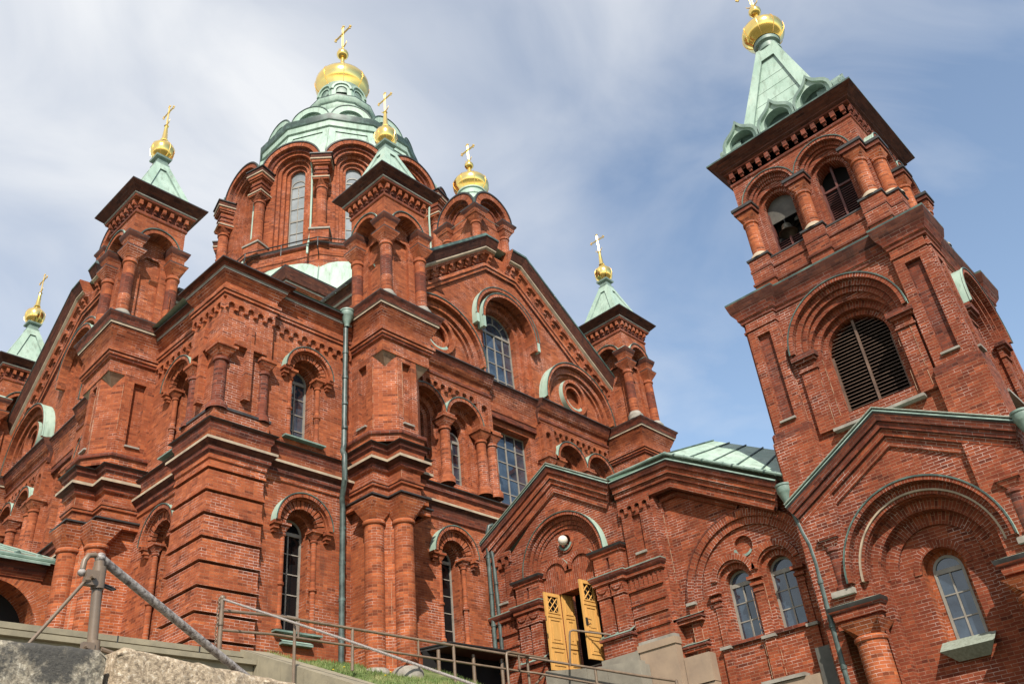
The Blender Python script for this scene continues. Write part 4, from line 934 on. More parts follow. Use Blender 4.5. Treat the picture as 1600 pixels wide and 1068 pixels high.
# ------------------------------------------------------------------ cupola standing on the gable
def cupola(fr):
    c = fr.P(AX + .55, 0, -1.75); x0, y0 = c.x, c.y; b = B()
    ring = lambda h: [(x0 - h, y0 - h), (x0 + h, y0 - h), (x0 + h, y0 + h), (x0 - h, y0 + h)]
    b.tower(ring(.72), 24.5, 29.2, 'brick', False)
    fs = [Fr((x0, y0), (1, 0), (0, -1)), Fr((x0, y0), (0, -1), (-1, 0)), Fr((x0, y0), (-1, 0), (0, 1)), Fr((x0, y0), (0, 1), (1, 0))]
    for f in fs:
        b.box(f, -1.0, 1.0, 24.5, 26.3, .7, .95, 'brick')
        b.ring(f, 0, 28.75, 1.28, .92, .93, 1.32, 'brick', 'copper_dark', 'brick', -.06, PI + .06, 26); b.ring(f, 0, 28.75, 1.27, 1.0, .0, .94, 'copper', 'copper', 'copper', .95, PI - .95, 14)
        b.ring(f, 0, 28.75, .94, .78, .90, 1.12, 'brick_burnt', 'brick', 'brick', 0, PI, 22)
        b.ring(f, 0, 28.75, 1.32, 1.24, 1.28, 1.36, 'tar_metal', 'copper_dark', a0=-.06, a1=PI + .06, n=26)
        b.poly(f, archpts(0, 26.2, 28.75, .93, 16), .92, 'brick'); b.ring(f, 0, 28.75, .62, .50, .91, .98, 'brick_burnt', a0=0, a1=PI, n=16)
        b.tube([f.P(-.9, 28.45, 1.1), f.P(.9, 28.45, 1.1)], .022, 'grey_stone', 6)
    o = b.build('gable_cupola', church)
    for sx_, sy_ in ((-1, -1), (1, -1), (1, 1), (-1, 1)):
        p = B(); x, y = x0 + .98 * sx_, y0 + .98 * sy_; q = lambda h: [(x - h, y - h), (x + h, y - h), (x + h, y + h), (x - h, y + h)]
        p.lathe(x, y, [(.3, 25.2), (.24, 26.2), (.22, 26.3), (.22, 27.75), (.27, 27.8), (.27, 27.9), (.22, 27.95)], 16, 'brick')
        loft(p, Vector((x, y, 0)), .23, .32, 27.95, 28.25, 'brick')
        p.sweep(q(.3), [(.04, 28.25), (.1, 28.35), (.1, 28.45), (.2, 28.6), (.2, 28.68), (-.28, 28.75)], ['brick', 'brick', 'brick_soot_shade', 'tar_metal', 'tar_metal'], True)
        p.build('column', o)
    r = B(); r.lathe(x0, y0, [(.86, 29.6), (.96, 29.86), (.84, 30.25), (.80, 30.4), (.84, 30.44), (.84, 30.52), (.74, 30.58), (.70, 30.85), (.76, 30.9), (.76, 30.98), (.6, 31.05)], 28, 'copper')
    r.build('copper_cap', o)
    g = B(); onion(g, x0, y0, 30.95, .93, 1.9, .70, 'gold', 32)
    g.lathe(x0, y0, [(.16, 32.45), (.11, 32.7), (.09, 32.85)], 14, 'gold'); g.blob((x0, y0, 33.02), .24, 'gold', 14); g.lathe(x0, y0, [(.08, 33.2), (.04, 33.5)], 10, 'gold')
    g.build('onion_dome', o)
    x = B(); cross_bars(x, x0, y0, 33.25, 1.35, .032, 'gold_rough'); x.build('cross', o)
cupola(FF); cupola(LF)
# ------------------------------------------------------------------ wing between church and bell tower
wing = thing('entrance_wing', 'low gabled brick wing with open yellow doors and twin round-headed windows', 'building', (23, 14, 4))
BK = 'brick_link'
def entrance():
    A = Fr((22.55, 18.0), (0, -1), (-1, 0)); A.flip = False
    Q = lambda pts: plan(A, pts)
    b = B(); C = .42
    du0, du1 = -.10, 1.45
    # gabled front
    ln = [(-3.0, 10.35), (-2.2, 10.35), (.33, 12.2), (2.75, 10.7), (2.75, 3.0), (-3.05, 3.0)]
    door = rect(du0, du1, 6.02, 8.52)
    b.plate(A, ln, [door, circ(.46, 10.13, .24, 20)], 0, BK)
    b.strip(A, door, 0, -.62, BK, True)
    b.strip(A, circ(.46, 10.13, .24, 20), 0, -.12, BK, True); b.poly(A, circ(.46, 10.13, .24, 20), -.12, 'brick_burnt')
    b.ring(A, .46, 10.13, .36, .24, 0, .05, BK, a0=0, a1=2 * PI, n=24); b.ring(A, .46, 10.13, .30, .235, 0, .075, 'copper_mid', a0=PI * 1.1, a1=PI * 1.9, n=12)
    # great arch
    for R, t, d in ((1.72, .11, .30), (1.60, .14, .16), (1.45, .14, .09), (1.30, .10, .045)):
        b.ring(A, C, 9.36, R, R - t, 0, d, BK, 'copper' if R > 1.7 else BK, BK, 0, PI, 30)
    b.ring(A, C, 9.36, 1.74, 1.71, .27, .325, 'copper_dark', 'copper', a0=0, a1=PI, n=30)
    # twin relieving arches over the lintel, bricks on end
    for c in (-.10, 1.02):
        b.ring(A, c, 9.10, .62, .44, 0, .09, BK, 'copper_mid', BK, .15, PI - .15, 16)
        hp = [(c + .44 * math.cos(PI * i / 14), 9.10 + .44 * math.sin(PI * i / 14)) for i in range(15)]; b.face([A.P(u_, z_, .03) for u_, z_ in hp], BK, [(z_, u_) for u_, z_ in hp])
    vs = [(-.66, 8.5), (1.58, 8.5), (1.58, 9.10), (-.66, 9.10)]
    b.face([A.P(u, z, .03) for u, z in vs], BK, [(z, u) for u, z in vs]); b.strip(A, vs, 0, .03, BK, True)
    # raking mouldings
    path = [(-3.35, 11.02), (.33, 12.95), (2.86, 11.30)]
    path = [(-3.30, 11.0), (.33, 12.90), (2.80, 11.32), (5.06, 11.30), (8.36, 9.34)]
    pr = [(-.05, -.3), (.0, .40), (.04, .42), (.08, .38), (.22, .34), (.24, .28), (.40, .26), (.42, .20), (.56, .18), (.58, .12), (.80, .10), (.84, .05), (.86, -.02)]
    pm = ['copper_mid', 'copper_mid', 'tar_metal', 'brick_burnt', 'brick_burnt', BK, 'brick_burnt', BK, 'brick_burnt', BK, BK, 'brick_burnt']
    b.rake(A, path[:3], pr, pm)
    pr2 = [(w_, d_ - .0) for w_, d_ in pr]
    fr2 = A.sub(0, -.02); b.rake(fr2, path[2:], pr2, pm)
    # pilasters
    def pil(u0, u1, d, z0, z1, m=BK): b.box(A, u0, u1, z0, z1, -.05, d, m)
    for (a, c, sgn) in ((-1.78, -.72, -1), (1.62, 2.72, 1)):
        o0, o1 = (-2.95, a) if sgn < 0 else (c, 4.02)
        # block under the arch, with slot
        b.plate(A, rect(a, c, 8.55, 9.14), [rect((a + c) / 2 - .05, (a + c) / 2 + .05, 8.66, 9.02)], .22, BK); b.strip(A, rect(a, c, 8.55, 9.14), 0, .22, BK, True)
        q = rect((a + c) / 2 - .05, (a + c) / 2 + .05, 8.66, 9.02); b.strip(A, q, .22, .10, 'brick_burnt', True); b.poly(A, q, .10, 'brick_burnt')
        b.sweep(Q([(a, 0), (a, .22), (c, .22), (c, 0)]), [(0, 9.1), (.05, 9.14), (.05, 9.2), (.12, 9.26), (.14, 9.34), (-.22, 9.42)], [BK, BK, 'brick_burnt', 'tar_metal', 'copper_mid'])
        # lower stage: cornice, paired shafts, flutes and courses
        pp = [(o0, 0), (o0, .16), (a, .16), (a, .34), (c, .34), (c, 0)] if sgn < 0 else [(a, 0), (a, .34), (c, .34), (c, .16), (o1, .16), (o1, 0)]
        b.sweep(Q(pp), [(0, 8.16), (.05, 8.20), (.05, 8.28), (.12, 8.36), (.14, 8.44), (.14, 8.47), (-.2, 8.58)], [BK, BK, 'brick_burnt', 'brick_burnt', 'copper_mid', 'copper'])
        pil(o0 + .02, o1 - .02, .10, 3.0, 8.2)
        for k in range(7):
            u = o0 + .14 + (o1 - o0 - .28) * k / 6; b.box(A, u - .035, u + .035, 7.82, 8.1, .09, .15, BK); b.box(A, u - .025, u + .025, 8.1, 8.15, .09, .13, BK)
        b.box(A, o0 + .03, o1 - .03, 7.74, 7.81, .09, .17, BK)
        for z in (7.32, 6.96, 6.58): b.box(A, o0 + .03, o1 - .03, z, z + .05, .09, .15, BK)
        pil(a + .02, c - .02, .14, 6.6, 8.18); pil(a, c, .32, 3.0, 6.55)
        b.box(A, a - .06, c + .06, 6.50, 6.58, 0, .42, 'brick_burnt', 'tar_metal')
        b.face([A.P(a - .06, 6.78, .12), A.P(c + .06, 6.78, .12), A.P(c + .06, 6.59, .43), A.P(a - .06, 6.59, .43)], 'copper_mid')
        for u in (a + .27, c - .27):
            b.box(A, u - .20, u + .20, 6.62, 7.78, .1, .30, BK); b.box(A, u - .235, u + .235, 7.78, 7.85, .1, .335, BK)
            b.box(A, u - .24, u + .24, 7.85, 8.17, .1, .31, BK)
            hm = [(u + .19 * math.cos(PI * q_ / 10), 8.12 - .19 * math.sin(PI * q_ / 10)) for q_ in range(11)]; b.prism(A, hm, .30, .355, BK)
            b.prism(A, [(u - .235, 8.12), (u - .20, 8.12), (u - .235, 7.95)], .3, .34, BK); b.prism(A, [(u + .235, 8.12), (u + .20, 8.12), (u + .235, 7.95)], .3, .34, BK)
        # upper pilaster
        u0, u1 = (-2.9, -1.98) if sgn < 0 else (2.90, 3.98)
        b.plate(A, rect(u0, u1, 8.5, 10.3), [rect((u0 + u1) / 2 - .16, (u0 + u1) / 2 + .16, 8.85, 10.05)], .12, BK); b.strip(A, rect(u0, u1, 8.5, 10.3), 0, .12, BK, True)
        q = rect((u0 + u1) / 2 - .16, (u0 + u1) / 2 + .16, 8.85, 10.05); b.strip(A, q, .12, .03, BK, True); b.poly(A, q, .03, BK)
        b.box(A, (u0 + u1) / 2 - .2, (u0 + u1) / 2 + .2, 8.79, 8.86, .05, .19, 'grey_stone')
        frieze(b, A, u0 - .05, u1 + .05, 10.55, 10.28, .30, .10, .20, BK)
    # flat flank right of the gable
    b.plate(A, [(2.7, 3.0), (4.1, 3.0), (4.1, 10.6), (2.7, 10.6)], [], -.01, BK)
    b.face([A.P(4.1, 3, -.01), A.P(4.1, 3, -.6), A.P(4.1, 11, -.6), A.P(4.1, 11, -.01)], BK)
    # granite plinth
    g = B()
    g.box(A, 2.86, 4.12, 3.0, 5.93, 0, .30, 'plinth_granite'); g.box(A, 2.83, 4.15, 5.93, 6.12, 0, .34, 'plinth_granite'); g.box(A, 2.86, 4.12, 6.12, 6.22, 0, .28, 'grey_stone')
    g.box(A, 4.14, 4.98, 3.0, 4.74, -.3, .0, 'plinth_granite'); g.box(A, 4.14, 4.98, 4.76, 5.52, -.3, .04, 'plinth_granite')
    g.box(A, 1.5, 2.84, 3.0, 6.0, .0, .36, 'concrete')
    o = b.build('wall', wing); g.build('granite_plinth', wing)
    # ---- wall with the twin windows
    D = Fr((22.9, 12.0), (0, -1), (-1, 0)); w_ = B(); cu = .66
    hs = [archpts(.06, 5.66, 7.22, .56, 16), archpts(1.40, 5.66, 7.22, .56, 16), circ(.56, 8.14, .30, 20)]
    w_.plate(D, [(-2.2, 3.0), (3.2, 3.0), (3.2, 9.0), (2.4, 9.3), (-1.0, 11.2), (-2.2, 11.2)], hs, 0, BK)
    for c in (.06, 1.40):
        w_.opening(D, c, 5.66, 7.22, [(.56, 0), (.56, -.13), (.40, -.13), (.40, -.42)], BK, 16)
        w_.ring(D, c, 7.30, .74, .56, 0, .07, BK, a0=0.15, a1=PI - .15, n=16)
        w_.box(D, c - .5, c + .5, 5.56, 5.64, -.3, .10, 'brick_burnt', 'copper_mid')
        window(D, c, 5.7, 7.22, .40, -.36, wing, 3, 2, 'glass')
    w_.strip(D, circ(.56, 8.14, .30, 20), 0, -.12, BK, True); w_.poly(D, circ(.56, 8.14, .30, 20), -.12, BK)
    w_.ring(D, .56, 8.14, .32, .25, -.01, .03, 'copper_mid', a0=PI * 1.05, a1=PI * 1.8, n=12)
    for R, t, d in ((2.16, .24, .16), (1.92, .22, .08)):
        w_.ring(D, cu, 6.98, R, R - t, 0, d, BK, BK, BK, 0, PI, 34)
        for sg in (-1, 1): w_.box(D, cu + sg * (R - t / 2) - t / 2, cu + sg * (R - t / 2) + t / 2, 5.3, 6.98, 0, d, BK)
    w_.ring(D, cu, 6.98, 2.19, 2.14, .10, .175, 'brick_burnt', 'tar_metal', a0=PI * .45, a1=PI, n=20)
    w_.box(D, cu - 2.2, cu - 1.9, 6.92, 7.0, .1, .24, 'grey_stone')
    for u, z0, h in ((-.62, 7.02, .12), (.73, 7.12, .16), (2.02, 7.02, .12)):    # imposts
        for k, (e, zz) in enumerate(((h + .07, 0), (h + .03, -.18), (h, -.34))): w_.box(D, u - e, u + e, z0 + zz, z0 + zz + .09, 0, .18 - .05 * k, BK, 'grey_stone' if k == 0 else BK)
        w_.box(D, u - h + .03, u + h - .03, 3.0, z0 - .1, 0, .055, BK)
        w_.box(D, u - h - .05, u + h + .05, 5.50, 5.58, 0, .17, 'grey_stone'); w_.box(D, u - h, u + h, 3.0, 5.5, 0, .10, BK)
    for u0, u1, z, d in ((-2.1, -1.10, 6.55, .34), (-2.1, -1.10, 5.76, .32), (2.45, 3.2, 6.55, .3), (2.5, 3.2, 5.0, .3)):
        w_.box(D, u0, u1, z - .1, z, 0, d - .06, BK); w_.box(D, u0 - .03, u1 + .04, z, z + .07, 0, d, 'brick_burnt')
        w_.face([D.P(u0 - .03, z + .2, 0), D.P(u1 + .04, z + .2, 0), D.P(u1 + .04, z + .072, d + .02), D.P(u0 - .03, z + .072, d + .02)], 'copper_mid')
    # sunk panel edge beside the arch
    w_.rake(D, [(-1.82, 10.45), (-1.16, 10.45), (.75, 9.34)], [(0, 0), (.02, .10), (.16, .10), (.18, 0)], [BK, BK, BK]); w_.box(D, -2.1, -1.78, 6.7, 10.3, 0, .10, BK)
    for u_, d_, za_, zb_ in ((-1.50, .165, 5.6, 6.9), (-1.26, .09, 5.6, 6.9), (-1.78, .11, 6.9, 10.2), (-.55, .01, 5.6, 7.0), (.52, .06, 4.5, 7.0), (.94, .06, 4.5, 7.0)): mline(w_, D, u_, d_, za_, zb_)
    w_.build('wall', wing)
    # plinth slabs under the windows
    s = B(); s.box(D, .4, 2.6, 3.0, 4.32, 0, .28, 'plinth_granite'); s.box(D, .3, 1.55, 4.33, 4.42, 0, .34, 'grey_stone'); s.box(D, 2.0, 2.75, 3.9, 4.9, .05, .34, 'sheet_grey'); s.build('granite_plinth', wing)
    # ---- roofs
    r = B(); e = .40; X0 = 22.55 - .40
    Yp = lambda u: 18.0 - u
    for (u0, z0), (u1, z1) in (((-3.30, 11.0), (.33, 12.90)), ((.33, 12.90), (2.80, 11.32))):
        r.face([(X0, Yp(u0), z0 + .09), (X0, Yp(u1), z1 + .09), (25.2, Yp(u1), z1 + .09), (25.2, Yp(u0), z0 + .09)], 'copper')
    E0, E1, E2 = (X0, 15.2, 11.40), (X0, 12.94, 11.40), (X0, 9.3, 9.28)
    R0, R1, R2 = (25.0, 15.2, 13.0), (25.0, 12.64, 12.60), (25.0, 9.9, 11.05)
    r.face([E0, E1, R1, R0], 'copper'); r.face([E1, E2, R2, R1], 'copper')
    L3 = lambda p, q, t: Vector(p) + (Vector(q) - Vector(p)) * t
    up = Vector((0, 0, .025))
    for k in range(6):
        t = k / 5; r.tube([L3(E1, E2, t) + up, L3(R1, R2, t) + up], .028, 'copper_dark', 6, False)
    r.tube([Vector(E0) + up * 2, Vector(E1) + up * 2, Vector(E2) + up * 2], .05, 'copper_mid', 8)
    for k in range(13):
        p = L3(E1, E2, k / 12) + up * 2; r.tube([p, p + Vector((0, -.05, -.03))], .062, 'copper_dark' if k % 3 == 1 else 'copper_mid', 8)
    r.tube([(X0, Yp(-3.30), 11.06), (X0, Yp(.33), 12.96), (X0, Yp(2.8), 11.38)], .026, 'weathered_zinc', 8)
    r.face([(27.9, 18, 11), (27.9, 9, 9), (25, 9.9, 11.05), (25, 12.64, 12.6), (25, 18, 13)], 'copper')
    r.build('roof', wing)
    # ---- doors
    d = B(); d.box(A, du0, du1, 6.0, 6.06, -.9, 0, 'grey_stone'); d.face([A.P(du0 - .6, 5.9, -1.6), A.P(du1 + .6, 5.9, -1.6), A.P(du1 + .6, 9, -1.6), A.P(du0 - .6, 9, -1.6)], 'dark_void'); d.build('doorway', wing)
    def leaf(hu, ang, W, inner=False, d0=0.0):
        p = A.P(hu, 0, d0); c, s_ = math.cos(ang), math.sin(ang)
        u = A.u * c + A.n * s_; n = A.n * c - A.u * s_
        f = Fr((p.x, p.y), u, n); x = B(); z0, z1 = 6.08, 8.50; m_ = 'door_yellow'; t = .055
        win = rect(.13, W - .13, z1 - .62, z1 - .12)
        for side in (t, 0):
            x.plate(f, rect(0, W, z0, z1), [win], side, m_)
        x.strip(f, rect(0, W, z0, z1), 0, t, m_, True); x.strip(f, win, 0, t, m_, True)
        x.poly(f, win, t * .5, 'glass_dark') if not inner is True else [x.poly(f, win, q_, m_) for q_ in (0.0, t)]
        for o0, o1 in ((t - .004, t + .022), (-.022, .004)):
            mid = (o0 + o1) / 2; fld = (o0, mid + .006) if o0 > 0 else (mid - .006, o1)
            for (a0, a1, q0, q1) in ((.12, W - .12, z0 + .14, z0 + .60), (.12, W - .12, z0 + .84, z1 - .84)):
                for bb in ((a0, a1, q0, q0 + .04), (a0, a1, q1 - .04, q1), (a0, a0 + .04, q0 + .041, q1 - .041), (a1 - .04, a1, q0 + .041, q1 - .041)): x.box(f, *bb, o0, o1, m_)
                x.box(f, a0 + .10, a1 - .10, q0 + .10, q1 - .10, *fld, m_)
            x.box(f, .06, W - .06, z0 + .68, z0 + .76, o0, o1 + (.012 if o0 > 0 else 0), m_); x.box(f, .06, W - .06, z1 - .78, z1 - .70, o0, o1, m_)
            for bb in ((.09, W - .09, z1 - .66, z1 - .622), (.09, W - .09, z1 - .118, z1 - .08), (.09, .128, z1 - .62, z1 - .12), (W - .128, W - .09, z1 - .62, z1 - .12)): x.box(f, *bb, o0, o1, m_)
        o = x.build('door_leaf', wing)
        if inner is True: return
        la = B()
        for i in (-2, -1, 0, 1, 2):
            for sgn in (-1, 1):
                w0, w1, h0, h1 = .13, W - .13, z1 - .62, z1 - .12
                # diagonal lattice bars clipped to the light
                pts = []
                k = (w1 - w0) * i / 2.0
                a = (w0 + k, h0); q = (w0 + k + (h1 - h0) * .95, h1)
                if sgn < 0: a, q = (w1 - k, h0), (w1 - k - (h1 - h0) * .95, h1)
                def clip(P0, P1):
                    t0, t1 = 0.0, 1.0; dx = P1[0] - P0[0]
                    for lo, hi in ((w0, w1),):
                        ta, tb = (lo - P0[0]) / dx, (hi - P0[0]) / dx
                        if ta > tb: ta, tb = tb, ta
                        t0, t1 = max(t0, ta), min(t1, tb)
                    return (t0, t1)
                t0, t1 = clip(a, q)
                if t1 - t0 < .05: continue
                P0 = f.P(a[0] + (q[0] - a[0]) * t0, a[1] + (q[1] - a[1]) * t0, t * .5 + .012 * sgn); P1 = f.P(a[0] + (q[0] - a[0]) * t1, a[1] + (q[1] - a[1]) * t1, t * .5 + .012 * sgn)
                la.tube([P0, P1], .020, m_, 6)
        la.build('lattice', o)
        if inner == 2:
            h = B()
            for zz in (z0 + .95, z0 + 1.5): h.box(f, W - .03, W + .004, zz, zz + .16, .01, t - .01, 'black_iron')
            h.build('lock_plate', o)
        if not inner:
            h = B(); h.box(f, W - .12, W - .04, z0 + 1.0, z0 + 1.22, -.035, 0, 'black_iron')
            h.tube([f.P(W - .08, z0 + 1.16, -.03), f.P(W - .08, z0 + 1.16, -.09), f.P(W - .2, z0 + 1.14, -.1)], .014, 'black_iron', 6)
            h.tube([f.P(W - .08, z0 + 1.04, -.03), f.P(W - .12, z0 + 1.0, -.07), f.P(W - .16, z0 + 1.06, -.07)], .010, 'black_iron', 6)
            h.build('handle', o)
    leaf(du0 + .02, math.radians(93), .74, 2); leaf(du1 - .07, math.radians(92), .72)
    leaf(du0 + .035, math.radians(-84), .50, True, -.03)
    # lamp in the roundel
    lp = B(); q = A.P(.47, 10.15, .16); lp.blob(q, .165, 'lamp_glass', 20); lo = lp.build('lamp_globe', wing)
    h = B(); h.tube([A.P(.47, 10.0, -.1), A.P(.47, 9.98, .05)], .05, 'sheet_grey', 8); h.build('holder', lo)
entrance()
pipe('downpipe', [(22.35, 20.75, 10.75), (22.38, 20.72, 10.4), (22.40, 20.70, 8.8), (22.42, 20.70, 6.6)], .07, wing, 'pipe_dark', [(22.39, 20.70, 9.6), (22.41, 20.7, 8.2)])
pipe('downpipe', [(22.12, 9.42, 8.75), (22.12, 9.36, 8.2), (22.12, 9.26, 7.65), (22.12, 9.17, 7.3), (22.12, 9.14, 6.8), (22.10, 9.17, 5.6), (22.10, 9.19, 3.8), (22.10, 9.2, 1.0)], .078, wing, 'pipe_green', [(22.11, 9.155, 6.3), (22.10, 9.175, 5.2), (22.10, 9.18, 4.2)], (22.14, 9.46, 9.05))

# ------------------------------------------------------------------ bell tower
tower = thing('bell_tower', 'tall square brick bell tower with louvred openings and a pale copper spire', 'tower', (25, 6.5, 3))
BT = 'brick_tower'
TX, TY = 25.0, 6.48
def sq(h): return [(TX - h, TY - h), (TX + h, TY - h), (TX + h, TY + h), (TX - h, TY + h)]
def tfr(h): return [Fr((TX - h, TY), (0, -1), (-1, 0)), Fr((TX, TY - h), (1, 0), (0, -1)), Fr((TX + h, TY), (0, 1), (1, 0)), Fr((TX, TY + h), (-1, 0), (0, 1))]
def louvres(fr, cu, z0, zs, r, d, m, pitch, parent, z_from=None):
    b = B(); zt = zs + r
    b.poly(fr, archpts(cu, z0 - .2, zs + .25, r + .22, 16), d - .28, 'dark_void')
    z = z0 + .03
    while z < zt - .08:
        if z_from is None or z < z_from:
            h = r if z <= zs else math.sqrt(max(0.0, r * r - (z - zs + .05) ** 2))
            if h > .08:
                b.face([fr.P(cu - h, z, d + .03), fr.P(cu + h, z, d + .03), fr.P(cu + h, z + pitch * .75, d - .10), fr.P(cu - h, z + pitch * .75, d - .10)], m)
                b.face([fr.P(cu - h, z, d + .03), fr.P(cu + h, z, d + .03), fr.P(cu + h, z + .018, d + .03), fr.P(cu - h, z + .018, d + .03)], m)
        z += pitch
    b.box(fr, cu - .035, cu + .035, z0, (zs + r - .03) if z_from is None or z_from > 17.5 else z_from, d + .03, d + .075, m)
    for sg in (-1, 1): b.box(fr, cu + sg * (r - .03) - .03, cu + sg * (r - .03) + .03, z0, zs, d - .08, d + .06, m)
    return b.build('louvre', parent)
def belfry():
    # ---- second stage
    b = B(); H = 2.68
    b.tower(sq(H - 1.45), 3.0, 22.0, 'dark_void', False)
    for i, f in enumerate(tfr(H)):
        rich = i < 2; c = .08
        if rich:
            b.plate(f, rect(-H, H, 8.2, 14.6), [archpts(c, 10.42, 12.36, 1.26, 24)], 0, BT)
            b.opening(f, c, 10.42, 12.36, [(1.26, 0), (1.26, -.18), (1.06, -.18), (1.06, -.34), (.90, -.34), (.90, -.75)], BT, 24)
            for R, t, d in ((1.72, .13, .36), (1.58, .16, .19), (1.41, .15, .10)): b.ring(f, c, 12.56, R, R - t, 0, d, BT, 'copper' if R > 1.6 else BT, BT, 0, PI, 30)
            b.ring(f, c, 12.56, 1.745, 1.71, .33, .385, 'copper_dark', 'copper', a0=0, a1=PI, n=30)
            for sg in (-1, 1):
                u = c + sg * 1.42; b.box(f, u - .24, u + .24, 10.1, 12.3, 0, .12, BT)
                b.box(f, u - .30, u + .30, 12.28, 12.36, 0, .22, BT); b.box(f, u - .36, u + .36, 12.36, 12.52, 0, .30, 'brick_burnt', 'tar_metal'); b.box(f, u - .28, u + .28, 12.0, 12.06, 0, .17, BT)
            b.box(f, c - 1.25, c + 1.25, 9.98, 10.06, 0, .22, 'grey_stone', 'copper_mid')
            louvres(f, c, 10.44, 12.36, .90, -.52, 'louvre_brown', .105, tower)
        else: b.plate(f, rect(-H, H, 8.2, 14.6), [], 0, BT)
        for sg in (-1, 1):                                   # corner pilasters with sunk panels
            u0, u1 = (-H - .10, -H + .86) if sg < 0 else (H - .86, H + .10)
            b.plate(f, rect(u0, u1, 10.55, 14.0), [rect((u0 + u1) / 2 - .21, (u0 + u1) / 2 + .21, 10.85, 13.75)], .18, BT)
            b.strip(f, rect(u0, u1, 10.55, 14.0), 0, .18, BT, True); q = rect((u0 + u1) / 2 - .21, (u0 + u1) / 2 + .21, 10.85, 13.75); b.strip(f, q, .18, .06, BT, True); b.poly(f, q, .06, 'brick_burnt')
            b.box(f, (u0 + u1) / 2 - .24, (u0 + u1) / 2 + .24, 10.80, 10.86, .08, .26, 'grey_stone')
            b.box(f, u0 - .07, u1 + .07, 10.30, 10.55, -.02, .24, 'brick_burnt'); b.box(f, u0 - .1, u1 + .1, 3.0, 10.30, -.02, .26, BT)
            b.box(f, u0 - .03, u1 + .03, 14.0, 14.08, -.02, .22, BT); b.box(f, u0, u1, 14.08, 14.5, -.02, .18, BT)
    P_ = []
    for (x, y), (x2, y2) in zip(sq(H), sq(H)[1:] + sq(H)[:1]):   # the cornice steps out over the pilasters
        d = Vector((x2 - x, y2 - y)).normalized(); n = Vector((d.y, -d.x)); a = Vector((x, y)); e = Vector((x2, y2))
        P_ += [a + d * -.0 + n * .0] if False else []
        P_ += [a + n * .18 - d * .18, a + n * .18 + d * .86, a + d * .86, e - d * .86, e + n * .18 - d * .86]
    P_ = [(p.x, p.y) for p in P_]
    b.sweep(P_, [(0, 14.3), (.04, 14.33), (.04, 14.42), (.09, 14.46), (.09, 14.54), (.2, 14.70), (.22, 14.76), (.27, 14.98), (.28, 15.02), (.28, 15.08), (-.35, 15.22)], [BT, 'brick_burnt', BT, 'brick_burnt', 'brick_burnt', 'brick_soot_shade', 'brick_soot_shade', 'brick_soot_shade', 'copper_dark', 'copper'], True)
    for f in tfr(H)[:1]:
        for u_, d_, za_, zb_ in ((-1.28, .02, 10.5, 12.3), (1.20, .13, 10.2, 12.2), (-1.10, .13, 10.2, 12.2), (-.98, -.17, 10.5, 12.3), (-1.82, .01, 10.2, 13.8), (1.85, .01, 10.2, 13.8), (1.6, .13, 10.2, 12)): mline(b, f, u_, d_, za_, zb_)
    b.build('wall', tower)
    # ---- belfry stage
    b = B(); h = 2.16
    fs = tfr(h)
    for i, f in enumerate(fs):
        cs = (-.94, .94)
        hs = [archpts(c, 16.45, 18.40, .62, 18) for c in cs]
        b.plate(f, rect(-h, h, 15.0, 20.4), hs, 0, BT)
        for c in cs:
            b.opening(f, c, 16.45, 18.40, [(.62, 0), (.62, -.14), (.50, -.14), (.50, -.62)], BT, 18)
            if i < 2:
                for R, t, d in ((.96, .11, .30), (.84, .12, .14), (.71, .09, .07)): b.ring(f, c, 18.62, R, R - t, 0, d, BT, 'copper' if R > .9 else BT, BT, 0, PI, 22)
                b.ring(f, c, 18.62, .98, .95, .27, .325, 'copper_dark', 'copper', a0=0, a1=PI, n=22)
                lou = louvres(f, c, 16.48, 18.40, .50, -.45, 'louvre_red', .085, tower, 17.95 if not (i == 0 and c < 0) else 17.25)
                x = B(); x.box(f, c - .5, c + .5, 18.0, 18.07, -.46, -.38, 'louvre_red'); x.box(f, c - .03, c + .03, 18.07, 18.86, -.46, -.40, 'louvre_red')
                if not (i == 0 and c < 0): x.build('crossbar', tower)
        if i < 2:
            for u in (-1.88, 0, 1.88):
                b.box(f, u - .34, u + .34, 15.0, 16.50, 0, .42, BT); b.box(f, u - .38, u + .38, 15.55, 15.62, 0, .47, 'brick_burnt', 'copper'); b.box(f, u - .36, u + .36, 16.05, 16.12, 0, .44, 'brick_burnt', 'copper'); b.box(f, u - .38, u + .38, 16.50, 16.57, 0, .46, 'tar_metal')
                b.box(f, u - .28, u + .28, 18.30, 18.40, 0, .42, BT); b.box(f, u - .34, u + .34, 18.40, 18.54, 0, .48, 'brick_burnt'); b.box(f, u - .38, u + .38, 18.54, 18.64, 0, .52, 'tar_metal'); 
            for c in cs:
                b.box(f, c - .60, c + .60, 15.0, 16.38, 0, .26, BT); b.box(f, c - .60, c + .60, 15.50, 15.57, 0, .30, 'brick_burnt', 'copper'); b.box(f, c - .60, c + .60, 16.0, 16.06, 0, .30, 'brick_burnt', 'copper'); b.box(f, c - .6, c + .6, 16.38, 16.43, -.1, .28, 'tar_metal')
        for k in range(13):
            u = -h + .12 + (2 * h - .24) * k / 12; b.box(f, u - .075, u + .075, 20.2, 20.42, 0, .12, 'brick_burnt'); b.box(f, u - .05, u + .05, 20.1, 20.2, 0, .06, 'brick_burnt')
    b.sweep(sq(h), [(0, 19.9), (.04, 19.93), (.04, 20.02), (0, 20.05), (0, 20.42), (.13, 20.44), (.13, 20.50), (.22, 20.56), (.22, 20.62), (.46, 20.84), (.50, 20.88), (.50, 20.94), (-.3, 21.2)], [BT, 'brick_burnt', BT, BT, 'brick_burnt', 'brick_burnt', 'brick_soot_shade', 'brick_soot_shade', 'brick_soot_shade', 'brick_soot_shade', 'copper_dark', 'copper'], True)
    o = b.build('belfry', tower)
